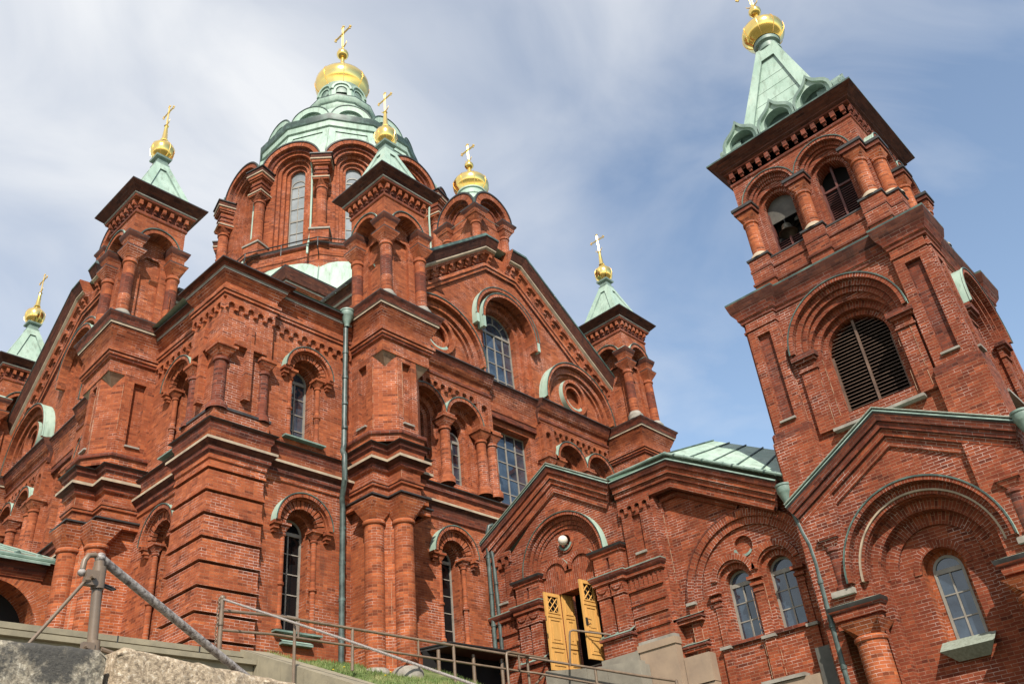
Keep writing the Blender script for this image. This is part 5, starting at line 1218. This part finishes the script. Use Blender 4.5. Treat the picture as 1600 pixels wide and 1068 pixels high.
    for i, f in enumerate(fs[:2]):
        for u in (-1.88, 0, 1.88):
            if i == 1 and u < 0: pass
            c = B(); p = f.P(u, 0, .16)
            c.lathe(p.x, p.y, [(.34, 16.55), (.33, 16.62), (.27, 16.7), (.22, 16.76)], 18, 'cream_stone')
            c.lathe(p.x, p.y, [(.215, 16.74), (.215, 17.92), (.25, 17.95), (.25, 18.02), (.215, 18.05)], 18, 'brick_orange')
            loft(c, p, .22, .29, 18.05, 18.30, 'brick_orange'); c.build('column', o)
    sh = B(); f = fs[0]; sh.poly(f, [(-.94 - .49, 17.98), (-.94 + .49, 17.98)] + [(-.94 + .49 * math.cos(PI * i / 16), 18.40 + .49 * math.sin(PI * i / 16)) for i in range(17)], -.40, 'sheet_grey'); sh.build('arch_board', o)
    # ---- spire
    s = B(); z0, z1, h0, h1 = 21.1, 26.75, 1.84, .38
    ring = sq
    O_ = [(*p, z0) for p in ring(h0)]; T_ = [(*p, z1) for p in ring(h1)]
    L3 = lambda p, q, t: Vector(p) + (Vector(q) - Vector(p)) * t
    for k in range(4):
        P00, P10, P11, P01 = O_[k], O_[(k + 1) % 4], T_[(k + 1) % 4], T_[k]
        G = lambda u, v: L3(L3(P00, P10, u), L3(P01, P11, u), v)
        lp = [G(.14, .05), G(.86, .05), G(.72, .86), G(.28, .86)]; o4 = [Vector(p) for p in (P00, P10, P11, P01)]
        mid = (o4[0] + o4[1]) / 2; inn = (Vector((TX, TY, 0)) - Vector((mid.x, mid.y, 0))).normalized() * .10
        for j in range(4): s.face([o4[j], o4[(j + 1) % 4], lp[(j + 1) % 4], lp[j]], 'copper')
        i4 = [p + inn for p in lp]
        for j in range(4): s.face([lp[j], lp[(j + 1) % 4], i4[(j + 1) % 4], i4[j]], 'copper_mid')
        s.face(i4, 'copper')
        for v in (.15, .3, .45, .6, .75):
            a, c = L3(i4[0], i4[3], v), L3(i4[1], i4[2], v); s.tube([a, c], .012, 'copper_mid', 4, False)
    s.lathe(TX, TY, [(.40, 26.6), (.46, 26.66), (.46, 26.74), (.38, 26.8), (.38, 27.0), (.48, 27.06), (.5, 27.2), (.42, 27.24)], 24, 'copper_mid')
    so_ = s.build('spire', tower)
    for i, f in enumerate(tfr(2.2)):
        for u in (-1.36, 0, 1.36):
            k = B(); n = 10; hw = .66; pts_o = []
            # ogee gable: rounded shoulders drawn up to a point
            half = [(.66, 0), (.70, .18), (.70, .36), (.66, .54), (.56, .68), (.42, .78), (.28, .86), (.16, .96), (.07, 1.08), (0, 1.2)]
            half = [(x * .99, z * 1.15) for x, z in half]
            po = [(u + x, 21.06 + z) for x, z in half] + [(u - x, 21.06 + z) for x, z in reversed(half[:-1])]
            pi_ = archpts(u, 21.06, 21.48, .46, 14)
            k.plate(f, po, [pi_], 0, 'copper'); k.strip(f, po, -.75, .10, 'copper_mid'); k.strip(f, [(x, z) for x, z in po], .0, .10, 'copper')
            inner = [((x - u) * .86 + u, (z - 21.06) * .88 + 21.06) for x, z in po]
            for a in range(len(po) - 1): k.face([f.P(*po[a], .10), f.P(*po[a + 1], .10), f.P(*inner[a + 1], .10), f.P(*inner[a], .10)], 'copper_mid')
            k.strip(f, inner, .10, .0, 'copper'); k.strip(f, pi_, 0, -.4, 'copper_mid'); k.poly(f, pi_, -.35, 'copper_dark')
            k.build('lucarne', so_)
    g = B(); onion(g, TX, TY, 27.22, .82, 1.75, .52, 'gold', 32)
    g.lathe(TX, TY, [(.14, 28.6), (.09, 28.85), (.08, 29.0)], 14, 'gold'); g.blob((TX, TY, 29.15), .25, 'gold', 14); g.lathe(TX, TY, [(.09, 29.32), (.05, 29.6)], 10, 'gold'); g.build('onion_dome', so_)
    x = B(); cross_bars(x, TX, TY, 29.4, 1.5, .032, 'gold_rough'); x.build('cross', so_)
    # bells hanging in the left opening (things of their own)
    for n_, (u, z, sc_, lab) in enumerate(((-.98, 17.42, .36, 'larger bronze bell hanging in the left arch of the belfry'), (-.62, 17.72, .24, 'smaller bronze bell hanging behind the larger one in the belfry'))):
        q = f0 = fs[0].P(u, 0, -.42 if n_ == 0 else -.62); be = B()
        be.lathe(q.x, q.y, [(.02 * sc_, z + .98 * sc_), (.30 * sc_, z + .95 * sc_), (.42 * sc_, z + .8 * sc_), (.50 * sc_, z + .45 * sc_), (.62 * sc_, z + .18 * sc_), (.86 * sc_, z), (.80 * sc_, z), (.5 * sc_, z + .3 * sc_), (.0, z + .6 * sc_)], 20, 'bell_bronze')
        be.tube([(q.x, q.y, z + .95 * sc_), (q.x, q.y, 18.35)], .02, 'black_iron', 6)
        e = be.build('bell'); tag(e, lab, 'bell', 'bells in the belfry')
    # ---- gabled base
    XB = TX - 2.78; G = Fr((XB, 6.42), (0, -1), (-1, 0)); G.flip = False; b = B(); c = .05
    face = [(-2.75, .5), (2.75, .5), (2.75, 8.0), (.0, 9.55), (-2.75, 8.0)]
    b.plate(G, face, [archpts(c, .5, 5.97, 1.62, 28)], 0, BT)
    b.opening(G, c, .5, 5.97, [(1.62, 0), (1.62, -.22), (1.36, -.22), (1.36, -.52), (1.05, -.52), (1.05, -.62)], BT, 28)
    b.plate(G, archpts(c, .5, 5.97, 1.37, 28), [archpts(c, 4.28, 5.95, .52, 18)], -.60, BT)
    b.opening(G, c, 4.28, 5.95, [(.52, -.60), (.52, -.70), (.36, -.95), (.36, -1.0)], 'brick_orange', 18)
    b.ring(G, c, 5.95, .70, .52, -.62, -.57, BT, a0=0, a1=PI, n=18)
    window(G, c, 4.3, 5.97, .37, -.93, tower, 3, 2, 'glass')
    for R, t, d, m_ in ((2.02, .11, .38, BT), (1.905, .155, .135, BT), (1.748, .046, .165, 'cream_stone'), (1.70, .08, .12, BT)): b.ring(G, c, 6.0, R, R - t, 0, d, m_, 'copper' if R > 2 else m_, m_, 0, PI, 34)
    b.ring(G, c, 6.0, 2.045, 2.005, .35, .405, 'copper_dark', 'copper', a0=0, a1=PI, n=34)
    si = B()
    si.face([G.P(c - .62, 4.34, -.62), G.P(c + .62, 4.34, -.62), G.P(c + .62, 4.08, -.2), G.P(c - .62, 4.08, -.2)], 'weathered_zinc'); si.face([G.P(c - .62, 4.08, -.2), G.P(c + .62, 4.08, -.2), G.P(c + .36, 3.84, -.5), G.P(c - .36, 3.84, -.5)], 'weathered_zinc')
    si.face([G.P(c - .62, 4.34, -.62), G.P(c - .62, 4.08, -.2), G.P(c - .36, 3.84, -.5)], 'weathered_zinc'); si.face([G.P(c + .62, 4.34, -.62), G.P(c + .62, 4.08, -.2), G.P(c + .36, 3.84, -.5)], 'weathered_zinc'); si.build('sill', tower)
    for sg in (-1, 1):
        u0, u1 = (-2.60, -1.36) if sg < 0 else (1.46, 2.70)
        um = (u0 + u1) / 2 + (.12 if sg < 0 else -.12)
        b.sweep(plan(G, [(u0, 0), (u0, .34), (u1, .34), (u1, 0)]), [(-.12, 5.1), (-.10, 5.16), (-.02, 5.2), (0, 5.26), (0, 5.36), (.08, 5.44), (.10, 5.54), (-.34, 5.66)], [BT, BT, BT, BT, 'brick_burnt', 'tar_metal', 'copper'])
        b.box(G, u0 + .12, u1 - .12, 2.0, 5.1, 0, .22, BT)
        for k in range(5): b.box(G, u0 + .12 + k * (u1 - u0 - .24) / 4 - .07, u0 + .12 + k * (u1 - u0 - .24) / 4 + .07, 4.98, 5.1, .2, .32, BT)
        p = G.P(um, 0, .26); b.lathe(p.x, p.y, [(.36, 2.0), (.36, 4.55), (.40, 4.58), (.40, 4.66), (.36, 4.70)], 20, 'brick_orange'); loft(b, p, .36, .5, 4.70, 5.02, 'brick_orange')
        u = sg * 2.25 + .05; p = G.P(u, 0, .04)
        b.lathe(p.x, p.y, [(.22, 5.9), (.22, 6.02), (.17, 6.08), (.17, 6.9), (.21, 6.94), (.21, 7.0), (.17, 7.03)], 14, 'brick_burnt'); loft(b, p, .18, .25, 7.03, 7.24, BT); f = G.sub(u, .04); b.box(f, -.27, .27, 7.24, 7.34, -.1, .27, BT); b.box(f, -.3, .3, 5.78, 5.92, -.1, .26, 'grey_stone')
    P0 = [(-3.02, 8.38), (.0, 10.02), (3.02, 8.42)]
    pr = [(-.05, -.6), (0, .40), (.04, .42), (.09, .38), (.26, .34), (.28, .28), (.42, .26), (.44, .19), (.60, .17), (.62, .09), (.84, .07), (.86, -.01)]
    b.rake(G, P0, pr, ['copper_mid', 'copper_mid', 'tar_metal', 'brick_burnt', 'brick_soot_shade', 'brick_burnt', 'brick_soot_shade', BT, 'brick_burnt', BT, BT])
    for sg in (-1, 1): b.face([G.P(sg * 2.75, 2, 0), G.P(sg * 2.75, 2, -5), G.P(sg * 2.75, 8.3, -5), G.P(sg * 2.75, 8.3, 0)], BT)
    for (u0, z0_), (u1, z1_) in ((P0[0], P0[1]), (P0[1], P0[2])): b.face([G.P(u0, z0_ + .09, .4), G.P(u1, z1_ + .09, .4), G.P(u1, z1_ + .09, -1), G.P(u0, z0_ + .09, -1)], 'copper')
    b.tube([G.P(P0[0][0], P0[0][1] + .06, .40), G.P(0, 10.08, .40), G.P(P0[2][0], P0[2][1] + .06, .40)], .026, 'weathered_zinc', 8)
    b.build('gabled_base', tower)
    pipe('downpipe', [G.P(3.15, 8.1, .3), G.P(3.2, 7.6, .1), G.P(3.1, 6.9, -.1), G.P(3.1, 2.0, -.1)], .085, tower, 'pipe_green', [], tuple(G.P(3.15, 8.55, .32)))
belfry()
# ------------------------------------------------------------------ side porch of the north front
porch = thing('side_porch', 'brick porch with an arch and low green copper roof left of the church', 'porch', (9, 30, 6))
def side_porch():
    f = Fr((0, 27.6), (1, 0), (0, -1)); b = B()
    hole = archpts(8.55, 4.0, 8.05, 1.38, 20)
    b.plate(f, [(2.0, 4.0), (11.5, 4.0), (11.5, 10.3), (2.0, 10.3)], [hole], 0, 'brick_orange'); b.strip(f, hole, 0, -.9, 'brick_orange')
    b.ring(f, 8.55, 8.05, 1.95, 1.38, -.02, .03, 'brick_orange', a0=0, a1=PI, n=26)
    b.face([(2, 28.5, 4), (11.5, 28.5, 4), (11.5, 28.5, 10), (2, 28.5, 10)], 'dark_void')
    b.sweep([(2.0, 27.6), (9.9, 27.6)], [(0, 9.5), (.08, 9.55), (.08, 9.65), (.18, 9.75), (.2, 9.85), (.36, 9.98)], ['brick_burnt', 'brick', 'brick_burnt', 'brick_soot_shade', 'brick_soot_shade'])
    b.face([(2, 27.6, 4), (2, 41, 4), (2, 41, 10), (2, 37.6, 14.2), (2, 27.6, 10)], 'brick')
    b.build('wall', porch)
    r = B(); e0 = (2.0, 27.22, 10.0); e1 = (9.9, 27.22, 10.0)
    r.face([(1.6, 27.2, 10.0), (11.6, 27.2, 10.0), (11.6, 37.6, 14.28), (1.6, 37.6, 14.28)], 'copper'); r.face([(1.6, 27.2, 9.93), (9.9, 27.2, 9.93), (9.9, 27.2, 10.0), (1.6, 27.2, 10.0)], 'copper_mid')
    r.tube([(1.6, 27.45, 10.16), (11.0, 27.45, 10.16)], .07, 'copper_mid', 8)
    for k in range(15):
        x = 2.2 + k * .62; r.tube([(x, 27.4, 10.2), (x, 27.6, 10.24)], .085, 'copper_dark' if k % 3 else 'copper_mid', 8)
        r.tube([(x, 27.6, 10.2), (x, 37.5, 14.26)], .022, 'copper_mid', 5, False)
    r.build('roof', porch)
side_porch()

# ------------------------------------------------------------------ dark flat canopy over the basement stair
canopy = thing('entrance_canopy', 'flat black metal canopy on brown posts between the brick pier and the yellow doors', 'canopy', (20.5, 20, 5))
b = B(); q = [(19.02, 21.12), (19.6, 20.2), (22.5, 19.9), (22.5, 21.12)]
q = [(19.10, 21.11), (19.46, 20.10), (22.36, 20.02), (22.52, 21.11)]
b.face([(x, y, 7.10) for x, y in q], 'tar_metal'); b.face([(x, y, 7.005) for x, y in q], 'canopy_wood')
for i in range(len(q)):
    a, c = q[i], q[(i + 1) % len(q)]; b.face([(*a, 7.00), (*c, 7.00), (*c, 7.09), (*a, 7.09)], 'tar_metal')
b.tube([(*q[0], 7.10), (*q[1], 7.10), (*q[2], 7.10)], .035, 'black_iron', 8)
b.build('flat_roof', canopy)
for x, y in ((19.15, 20.35), (20.6, 20.3), (21.9, 20.3)):
    p = B(); p.tube([(x, y, 4.0), (x, y, 6.90)], .06, 'rail_brown', 10); p.build('post', canopy)
b = B(); b.face([(19.0, 20.9, 3), (22.5, 20.9, 3), (22.5, 20.9, 7), (19.0, 20.9, 7)], 'dark_void'); b.build('recess_shade_sheet', canopy)  # flat black sheet standing in for the shade of the sunken area

# ------------------------------------------------------------------ steps, kerb, lawn
def tagx(o, **k):
    for a, v in k.items(): o[a] = v
    return o
st = B(); z, y = 5.66, 19.0; prev = 26.0
st.box(WORLD, -9, 11.55, 3.0, 5.54, -26.2, -19.0, 'step_stone'); st.box(WORLD, -9.02, 11.56, 5.542, 5.66, -26.2, -18.88, 'step_stone')
st.box(WORLD, -9, 11.53, 3.0, 5.24, -19.4, -18.42, 'step_stone'); st.box(WORLD, -9.01, 11.54, 5.243, 5.35, -19.4, -18.30, 'step_stone')
z, y = 4.9, 18.0
for k in range(42):
    if z < -1.6: break
    st.box(WORLD, -9, 11.5, z - .6, z, -(y + .5), -y, 'step_stone'); z -= .168; y -= .335
steps = st.build('stone_steps'); tag(steps, 'weathered grey stone steps rising to the landing below the left of the church', 'steps')
for xx in (1.8, 5.6, 8.5, 10.4):
    jb = B(); jb.box(WORLD, xx, xx + .03, 5.44, 5.665, -19.2, -18.876, 'black_iron'); jb.build('joint', steps)
def lawn_z(x, y):
    zk = 5.77 - max(0.0, 19.05 - y) * .39
    zl = 6.04 + .055 * (x - 12) - .40 * (20.9 - y) + .03 * math.sin(x * 1.7 + y * .9) + .02 * math.sin(x * 4.1 - y * 2.3)
    t = max(0.0, min(1.0, (x - 12.2) / 1.5)); t = t * t * (3 - 2 * t)
    return zk + (zl - zk) * t
kb = B(); n = 14
for i in range(n):
    y0 = 19.05 - i * .86; y1 = y0 - .845; z0 = 5.76 - (19.05 - y0) * .39; z1 = 5.76 - (19.05 - y1) * .39
    x0, x1 = 11.55, 12.3
    for A_ in ([(x0, y0, z0), (x1, y0, z0 + .02), (x1, y1, z1 + .02), (x0, y1, z1)], [(x0, y0, z0), (x0, y1, z1), (x0, y1, z1 - 1), (x0, y0, z0 - 1)], [(x0, y1, z1), (x1, y1, z1), (x1, y1, z1 - 1), (x0, y1, z1 - 1)], [(x0, y0, z0), (x1, y0, z0), (x1, y0, z0 - 1), (x0, y0, z0 - 1)]): kb.face(A_, 'step_stone')
kerb = kb.build('stone_kerb'); tag(kerb, 'sloping flagstone kerb running down between the stone steps and the lawn', 'kerb')
lw = B(); NX, NY = 30, 44; X0, X1, Y0, Y1 = 12.2, 19.25, 4.0, 21.1
for i in range(NX):
    for j in range(NY):
        P4 = []
        for a, c in ((i, j), (i + 1, j), (i + 1, j + 1), (i, j + 1)):
            x = X0 + (X1 - X0) * a / NX; y = Y0 + (Y1 - Y0) * c / NY; P4.append((x, y, lawn_z(x, y)))
        lw.face(P4, 'soil_grass', None, True)
lawn = lw.build('lawn'); tag(lawn, 'steep green lawn below the church wall', None, None, 'structure')
gr = B(); rnd = random.Random(3)
for i in range(15000):
    x = rnd.uniform(12.25, 19.2); y = 21.0 - abs(rnd.gauss(0, 1)) * 2.0
    if y < 15.5: continue
    if 16.3 < x < 18.9 and y > 19.4: continue
    z = lawn_z(x, y) - .01; h = rnd.uniform(.05, .15); a = rnd.uniform(0, PI); w0 = rnd.uniform(.006, .014); lx, ly = rnd.uniform(-.06, .06), rnd.uniform(-.06, .06)
    dx, dy = math.cos(a) * w0, math.sin(a) * w0
    gr.face([(x - dx, y - dy, z), (x + dx, y + dy, z), (x + lx, y + ly, z + h)], 'grass_blade', [(0, 0), (1, 0), (.5, 1)])
go = gr.build('grass'); tag(go, 'short tufted grass covering the steep lawn', None, None, 'stuff')
for i, (x, y) in enumerate(((13.1, 19.2), (13.9, 18.6), (15.0, 19.6), (15.4, 18.4), (16.0, 18.9))):
    z = lawn_z(x, y); d_ = B(); d_.tube([(x, y, z - .02), (x + .01, y, z + .16)], .006, 'grass_blade', 5); d_.blob((x + .01, y, z + .17), .030, 'flower_yellow', 8, (1, 1, .5))
    tag(d_.build('dandelion'), 'small yellow dandelion flowering in the steep lawn', 'flower', 'dandelions in the lawn')
# ground sheet
g = B(); g.face([(-1500, -1500, -1.62), (1500, -1500, -1.62), (1500, 1500, -1.62), (-1500, 1500, -1.62)], 'earth'); tag(g.build('ground'), 'plain ground around the hill', None, None, 'structure')
g = B(); g.face([(-14, -20, -1.616), (20, -20, -1.616), (20, 6.0, -1.616), (-14, 6.0, -1.616)], 'asphalt'); tag(g.build('road'), 'paved street at the foot of the steps', None, None, 'structure')
h = B()
h.tower([(-30, 19.2), (11.56, 19.2), (12.2, 21.05), (19.3, 21.05), (22.3, 18), (22.2, 2), (60, 2), (60, 70), (-30, 70)], -2.0, 1.2, 'earth'); tag(h.build('hill'), 'rocky rise on which the church stands', None, None, 'structure')

# ------------------------------------------------------------------ landing in front of the doors
ld = B(); lf = Fr((22.22, 18.3), (0, -1), (-1, 0))
tp = [(0.0, 6.06), (1.6, 5.80), (2.35, 5.70), (3.5, 5.62)]
for (u0, z0), (u1, z1) in zip(tp, tp[1:]):
    n = max(1, int((u1 - u0) / .74))
    for k in range(n):
        a, c = u0 + (u1 - u0) * k / n, u0 + (u1 - u0) * (k + 1) / n - .012; za, zc = z0 + (z1 - z0) * k / n, z0 + (z1 - z0) * (k + 1) / n
        ld.prism(lf, [(a, 1.0), (c, 1.0), (c, zc), (a, za)], .25, .55, 'concrete')
ld.box(lf, 0.02, 3.45, 1.0, 5.55, 0, .5, 'concrete')
lo_ = ld.build('door_landing'); tag(lo_, 'grey concrete landing block under the yellow doors', 'landing')

# ------------------------------------------------------------------ railings
rail = thing('ramp_railing', 'long brown two-bar pipe railing across the lawn from the steps to the doors', 'railing', (11, 18.8, 5.6))
YR = 18.75
b = B(); b.tube([(10.95, 18.95, 6.56), (12.2, YR, 6.57), (21.2, YR, 6.54), (21.42, YR - .2, 6.48), (21.42, 14.67, 5.12), (21.42, 13.55, 4.75)], .038, 'rail_brown', 10); b.build('top_bar', rail)
b = B(); b.tube([(10.95, 18.95, 6.11), (12.2, YR, 6.12), (21.2, YR, 6.10), (21.42, YR - .2, 6.05), (21.42, 14.67, 4.69), (21.42, 13.55, 4.32)], .032, 'rail_brown', 10); b.build('lower_bar', rail)
for x, z0, z1 in ((14.62, 5.5, 6.56), (18.25, 4.6, 6.56), (21.4, 3.0, 6.50)):
    b = B(); b.tube([(x, YR, z0), (x, YR, z1)], .045, 'rail_brown', 10); b.build('post', rail)
b = B(); b.tube([(21.42, 13.55, 3.0), (21.42, 13.55, 4.76)], .045, 'rail_brown', 10); b.build('post', rail)
b = B(); b.tube([(21.42, 16.2, 3.0), (21.42, 16.2, 5.62)], .040, 'rail_brown', 10); b.build('post', rail)
for x in (12.95, 16.9):
    b = B(); b.tube([(x, YR, 6.11), (x, YR, 6.56)], .028, 'rail_brown', 8); b.build('strut', rail)
sr = thing('stair_railing', 'slim pale handrail on posts running down beside the sloping kerb', 'railing', (11.0, 19, 5.7))
b = B(); b.tube([(10.95, 18.97, 5.6), (10.93, 18.97, 6.86)], .058, 'rail_brown', 12); b.lathe(10.93, 18.97, [(.058, 6.2), (.075, 6.22), (.075, 6.3), (.058, 6.32)], 12, 'rail_brown'); b.blob((10.93, 18.97, 6.86), .075, 'rail_brown', 10); b.build('post', sr)
b = B(); b.tube([(10.93, 18.97, 6.84), (11.45, 15.02, 5.02), (11.9, 11.6, 3.4)], .027, 'worn_rail', 8); b.build('handrail', sr)
b = B(); b.tube([(11.35, 16.55, 4.4), (11.33, 16.55, 5.72)], .034, 'rail_brown', 8); b.build('post', sr)
ch = B()
for k in range(24):
    z = 6.80 - k * .047; x, y = 10.80 + .012 * math.sin(k * .7), 18.9; a = 0 if k % 2 else PI / 2
    ch.tube([(x + .022 * math.cos(t) * math.cos(a), y + .022 * math.cos(t) * math.sin(a), z + .034 * math.sin(t)) for t in [2 * PI * i / 8 for i in range(9)]], .0085, 'rail_brown', 5, False)
tag(ch.build('chain'), 'rusty chain hanging down beside the first railing post on the steps', 'chain')
dr = thing('door_railing', 'short bent pipe handrail on the landing in front of the yellow doors', 'railing', (21.2, 17.4, 6))
b = B(); b.tube([(21.35, 17.05, 5.9), (21.35, 16.92, 6.78), (21.36, 16.9, 6.88), (21.45, 16.86, 6.92), (22.45, 15.9, 6.64)], .032, 'rail_brown', 8); b.build('handrail', dr)
lr = thing('loop_railing', 'looped brown pipe railing with a slanting brace under the dark canopy', 'railing', (20.0, YR, 5))
b = B(); b.tube([(20.3, 18.6, 4.2), (20.3, 18.6, 6.45), (20.33, 18.6, 6.53), (20.42, 18.6, 6.56), (22.6, 18.6, 6.55)], .042, 'rail_brown', 10); b.build('handrail', lr)
b = B(); b.tube([(20.85, 18.6, 6.1), (20.85, 18.6, 6.55)], .032, 'rail_brown', 8); b.build('strut', lr)
b = B(); b.tube([(20.95, 18.7, 5.3), (22.7, 18.7, 6.5)], .035, 'rail_brown', 8); b.build('brace', lr)

# ------------------------------------------------------------------ granite parapet close to the camera, and its handrail
from mathutils import noise as mno
def rough_block(name, a, c, z0, z1, th, mat, seed, label, tilt=0.0):
    """hewn block from plan point a to plan point c, rounded and pitted"""
    b = B(); A_ = Vector((a[0], a[1])); C_ = Vector((c[0], c[1])); d = C_ - A_; l = d.length; d.normalize(); n = Vector((d.y, -d.x))
    sec = []; R = .022
    N1 = 36
    for i in range(N1 + 1): sec.append((th, z0 + (z1 - R - z0) * i / N1))
    for i in range(1, 7): t = PI / 2 * i / 6; sec.append((th - R + R * math.cos(t), z1 - R + R * math.sin(t)))
    for i in range(1, 22): sec.append((th - R - (th - 2 * R) * i / 21, z1))
    sec.append((0, z1 - R)); sec.append((0, z0))
    k = max(8, int(l / .022)); grid = []
    for i in range(k + 1):
        row = []; s = l * i / k; e = min(s, l - s); er = -.012 * max(0, 1 - e / .03) ** 2
        for o_, z in sec:
            p = Vector((A_.x + d.x * s + n.x * o_, A_.y + d.y * s + n.y * o_, z + tilt * s / l))
            q = p + Vector((seed, seed * 2, 0))
            h = .004 * mno.fractal(q * 5.0, .8, 2.2, 4) + .0060 * mno.fractal(q * 26.0, .7, 2.1, 4) + er
            nn = Vector((n.x, n.y, .0)) if z < z1 - R else Vector((n.x * .3, n.y * .3, 1)).normalized()
            row.append(p + nn * h)
        grid.append(row)
    for i in range(k):
        for j in range(len(sec) - 1): b.face([grid[i][j], grid[i + 1][j], grid[i + 1][j + 1], grid[i][j + 1]], mat, None, True)
    for i in (0, k): b.face(grid[i], mat)
    o = b.build(name); tag(o, label, 'granite block', 'granite parapet blocks'); o.data.set_sharp_from_angle(angle=math.radians(180))
    return o
# plan direction chosen so that the outward side (right of travel) faces the street
rough_block('granite_block', (-.75, 3.16), (1.262, 3.13), -1.6, .815, .29, 'granite_grey', 1.3, 'dark lichen-stained granite block carrying the handrail post, lower left corner', -.012)
rough_block('granite_block', (1.287, 3.13), (4.2, 3.16), -1.6, .822, .29, 'granite_pink', 7.7, 'paler pinkish granite block right of the dark one, with a clean rough face', -.22)
hr = thing('stair_handrail', 'worn brown pipe handrail with a clamped post on the granite wall in the foreground', 'handrail', (1.25, 2.97, .8))
b = B(); b.tube([(1.266, 2.965, .70), (1.236, 2.965, 1.125)], .0165, 'rail_brown', 18); b.build('post', hr)
b = B()
P0, P1 = Vector((1.240, 2.972, 1.140)), Vector((1.90, 3.16, .883))
d = (P1 - P0)
b.tube([P0, P0 + d * .25, P0 + d * .5, P0 + d * .75, P1, P0 + d * 1.35], .0150, 'worn_rail', 18)
b.blob(P0 + Vector((.0, 0, .0)), .0185, 'worn_rail', 14)
b.tube([P0 + Vector((0, 0, .0)), P0 + Vector((-.022, -.002, .006)), P0 + Vector((-.042, -.004, .0)), P0 + Vector((-.053, -.005, -.02)), P0 + Vector((-.055, -.005, -.05))], .0095, 'rail_brown', 12)
b.blob(P0 + Vector((-.056, -.006, -.062)), .0135, 'worn_rail', 12)
b.build('handrail', hr)
b = B(); b.tube([(1.242, 2.962, 1.03), (1.238, 2.962, 1.105)], .0215, 'rail_brown', 18); b.box(Fr((1.214, 2.955), (1, 0), (0, -1)), -.022, .02, 1.035, 1.085, -.012, .014, 'rail_brown')
b.tube([(1.212, 2.925, 1.06), (1.212, 2.99, 1.06)], .0085, 'rail_brown', 8); b.tube([(1.255, 2.965, 1.045), (1.295, 2.975, 1.04), (1.31, 2.98, 1.045), (1.295, 2.985, 1.053), (1.26, 2.975, 1.055)], .0045, 'black_iron', 8)
b.build('clamp', hr)
b = B(); b.tube([(1.262, 2.965, .80), (1.259, 2.965, .862)], .0205, 'rail_brown', 18); b.box(Fr((1.234, 2.95), (1, 0), (0, -1)), -.018, .02, .815, .85, -.01, .012, 'rail_brown'); b.tube([(1.228, 2.92, .833), (1.228, 2.97, .833)], .0085, 'rail_brown', 8)
b.tube([(1.285, 2.96, .838), (1.335, 2.965, .830), (1.345, 2.965, .812)], .008, 'rail_brown', 8); b.build('clamp', hr)
b = B(); b.tube([(1.185, 2.94, 1.045), (1.205, 2.945, 1.05)], .0085, 'rail_brown', 8); b.tube([(1.192, 2.945, 1.045), (1.08, 3.02, .845), (1.04, 3.04, .78)], .0058, 'rail_brown', 10); b.build('brace', hr)
# empties sit at the base of their thing; children keep their world place
for e in bpy.data.objects:
    if e.type == 'EMPTY' and e.parent is None:
        for c in e.children: c.matrix_parent_inverse = Matrix.Translation(-Vector(e.location))
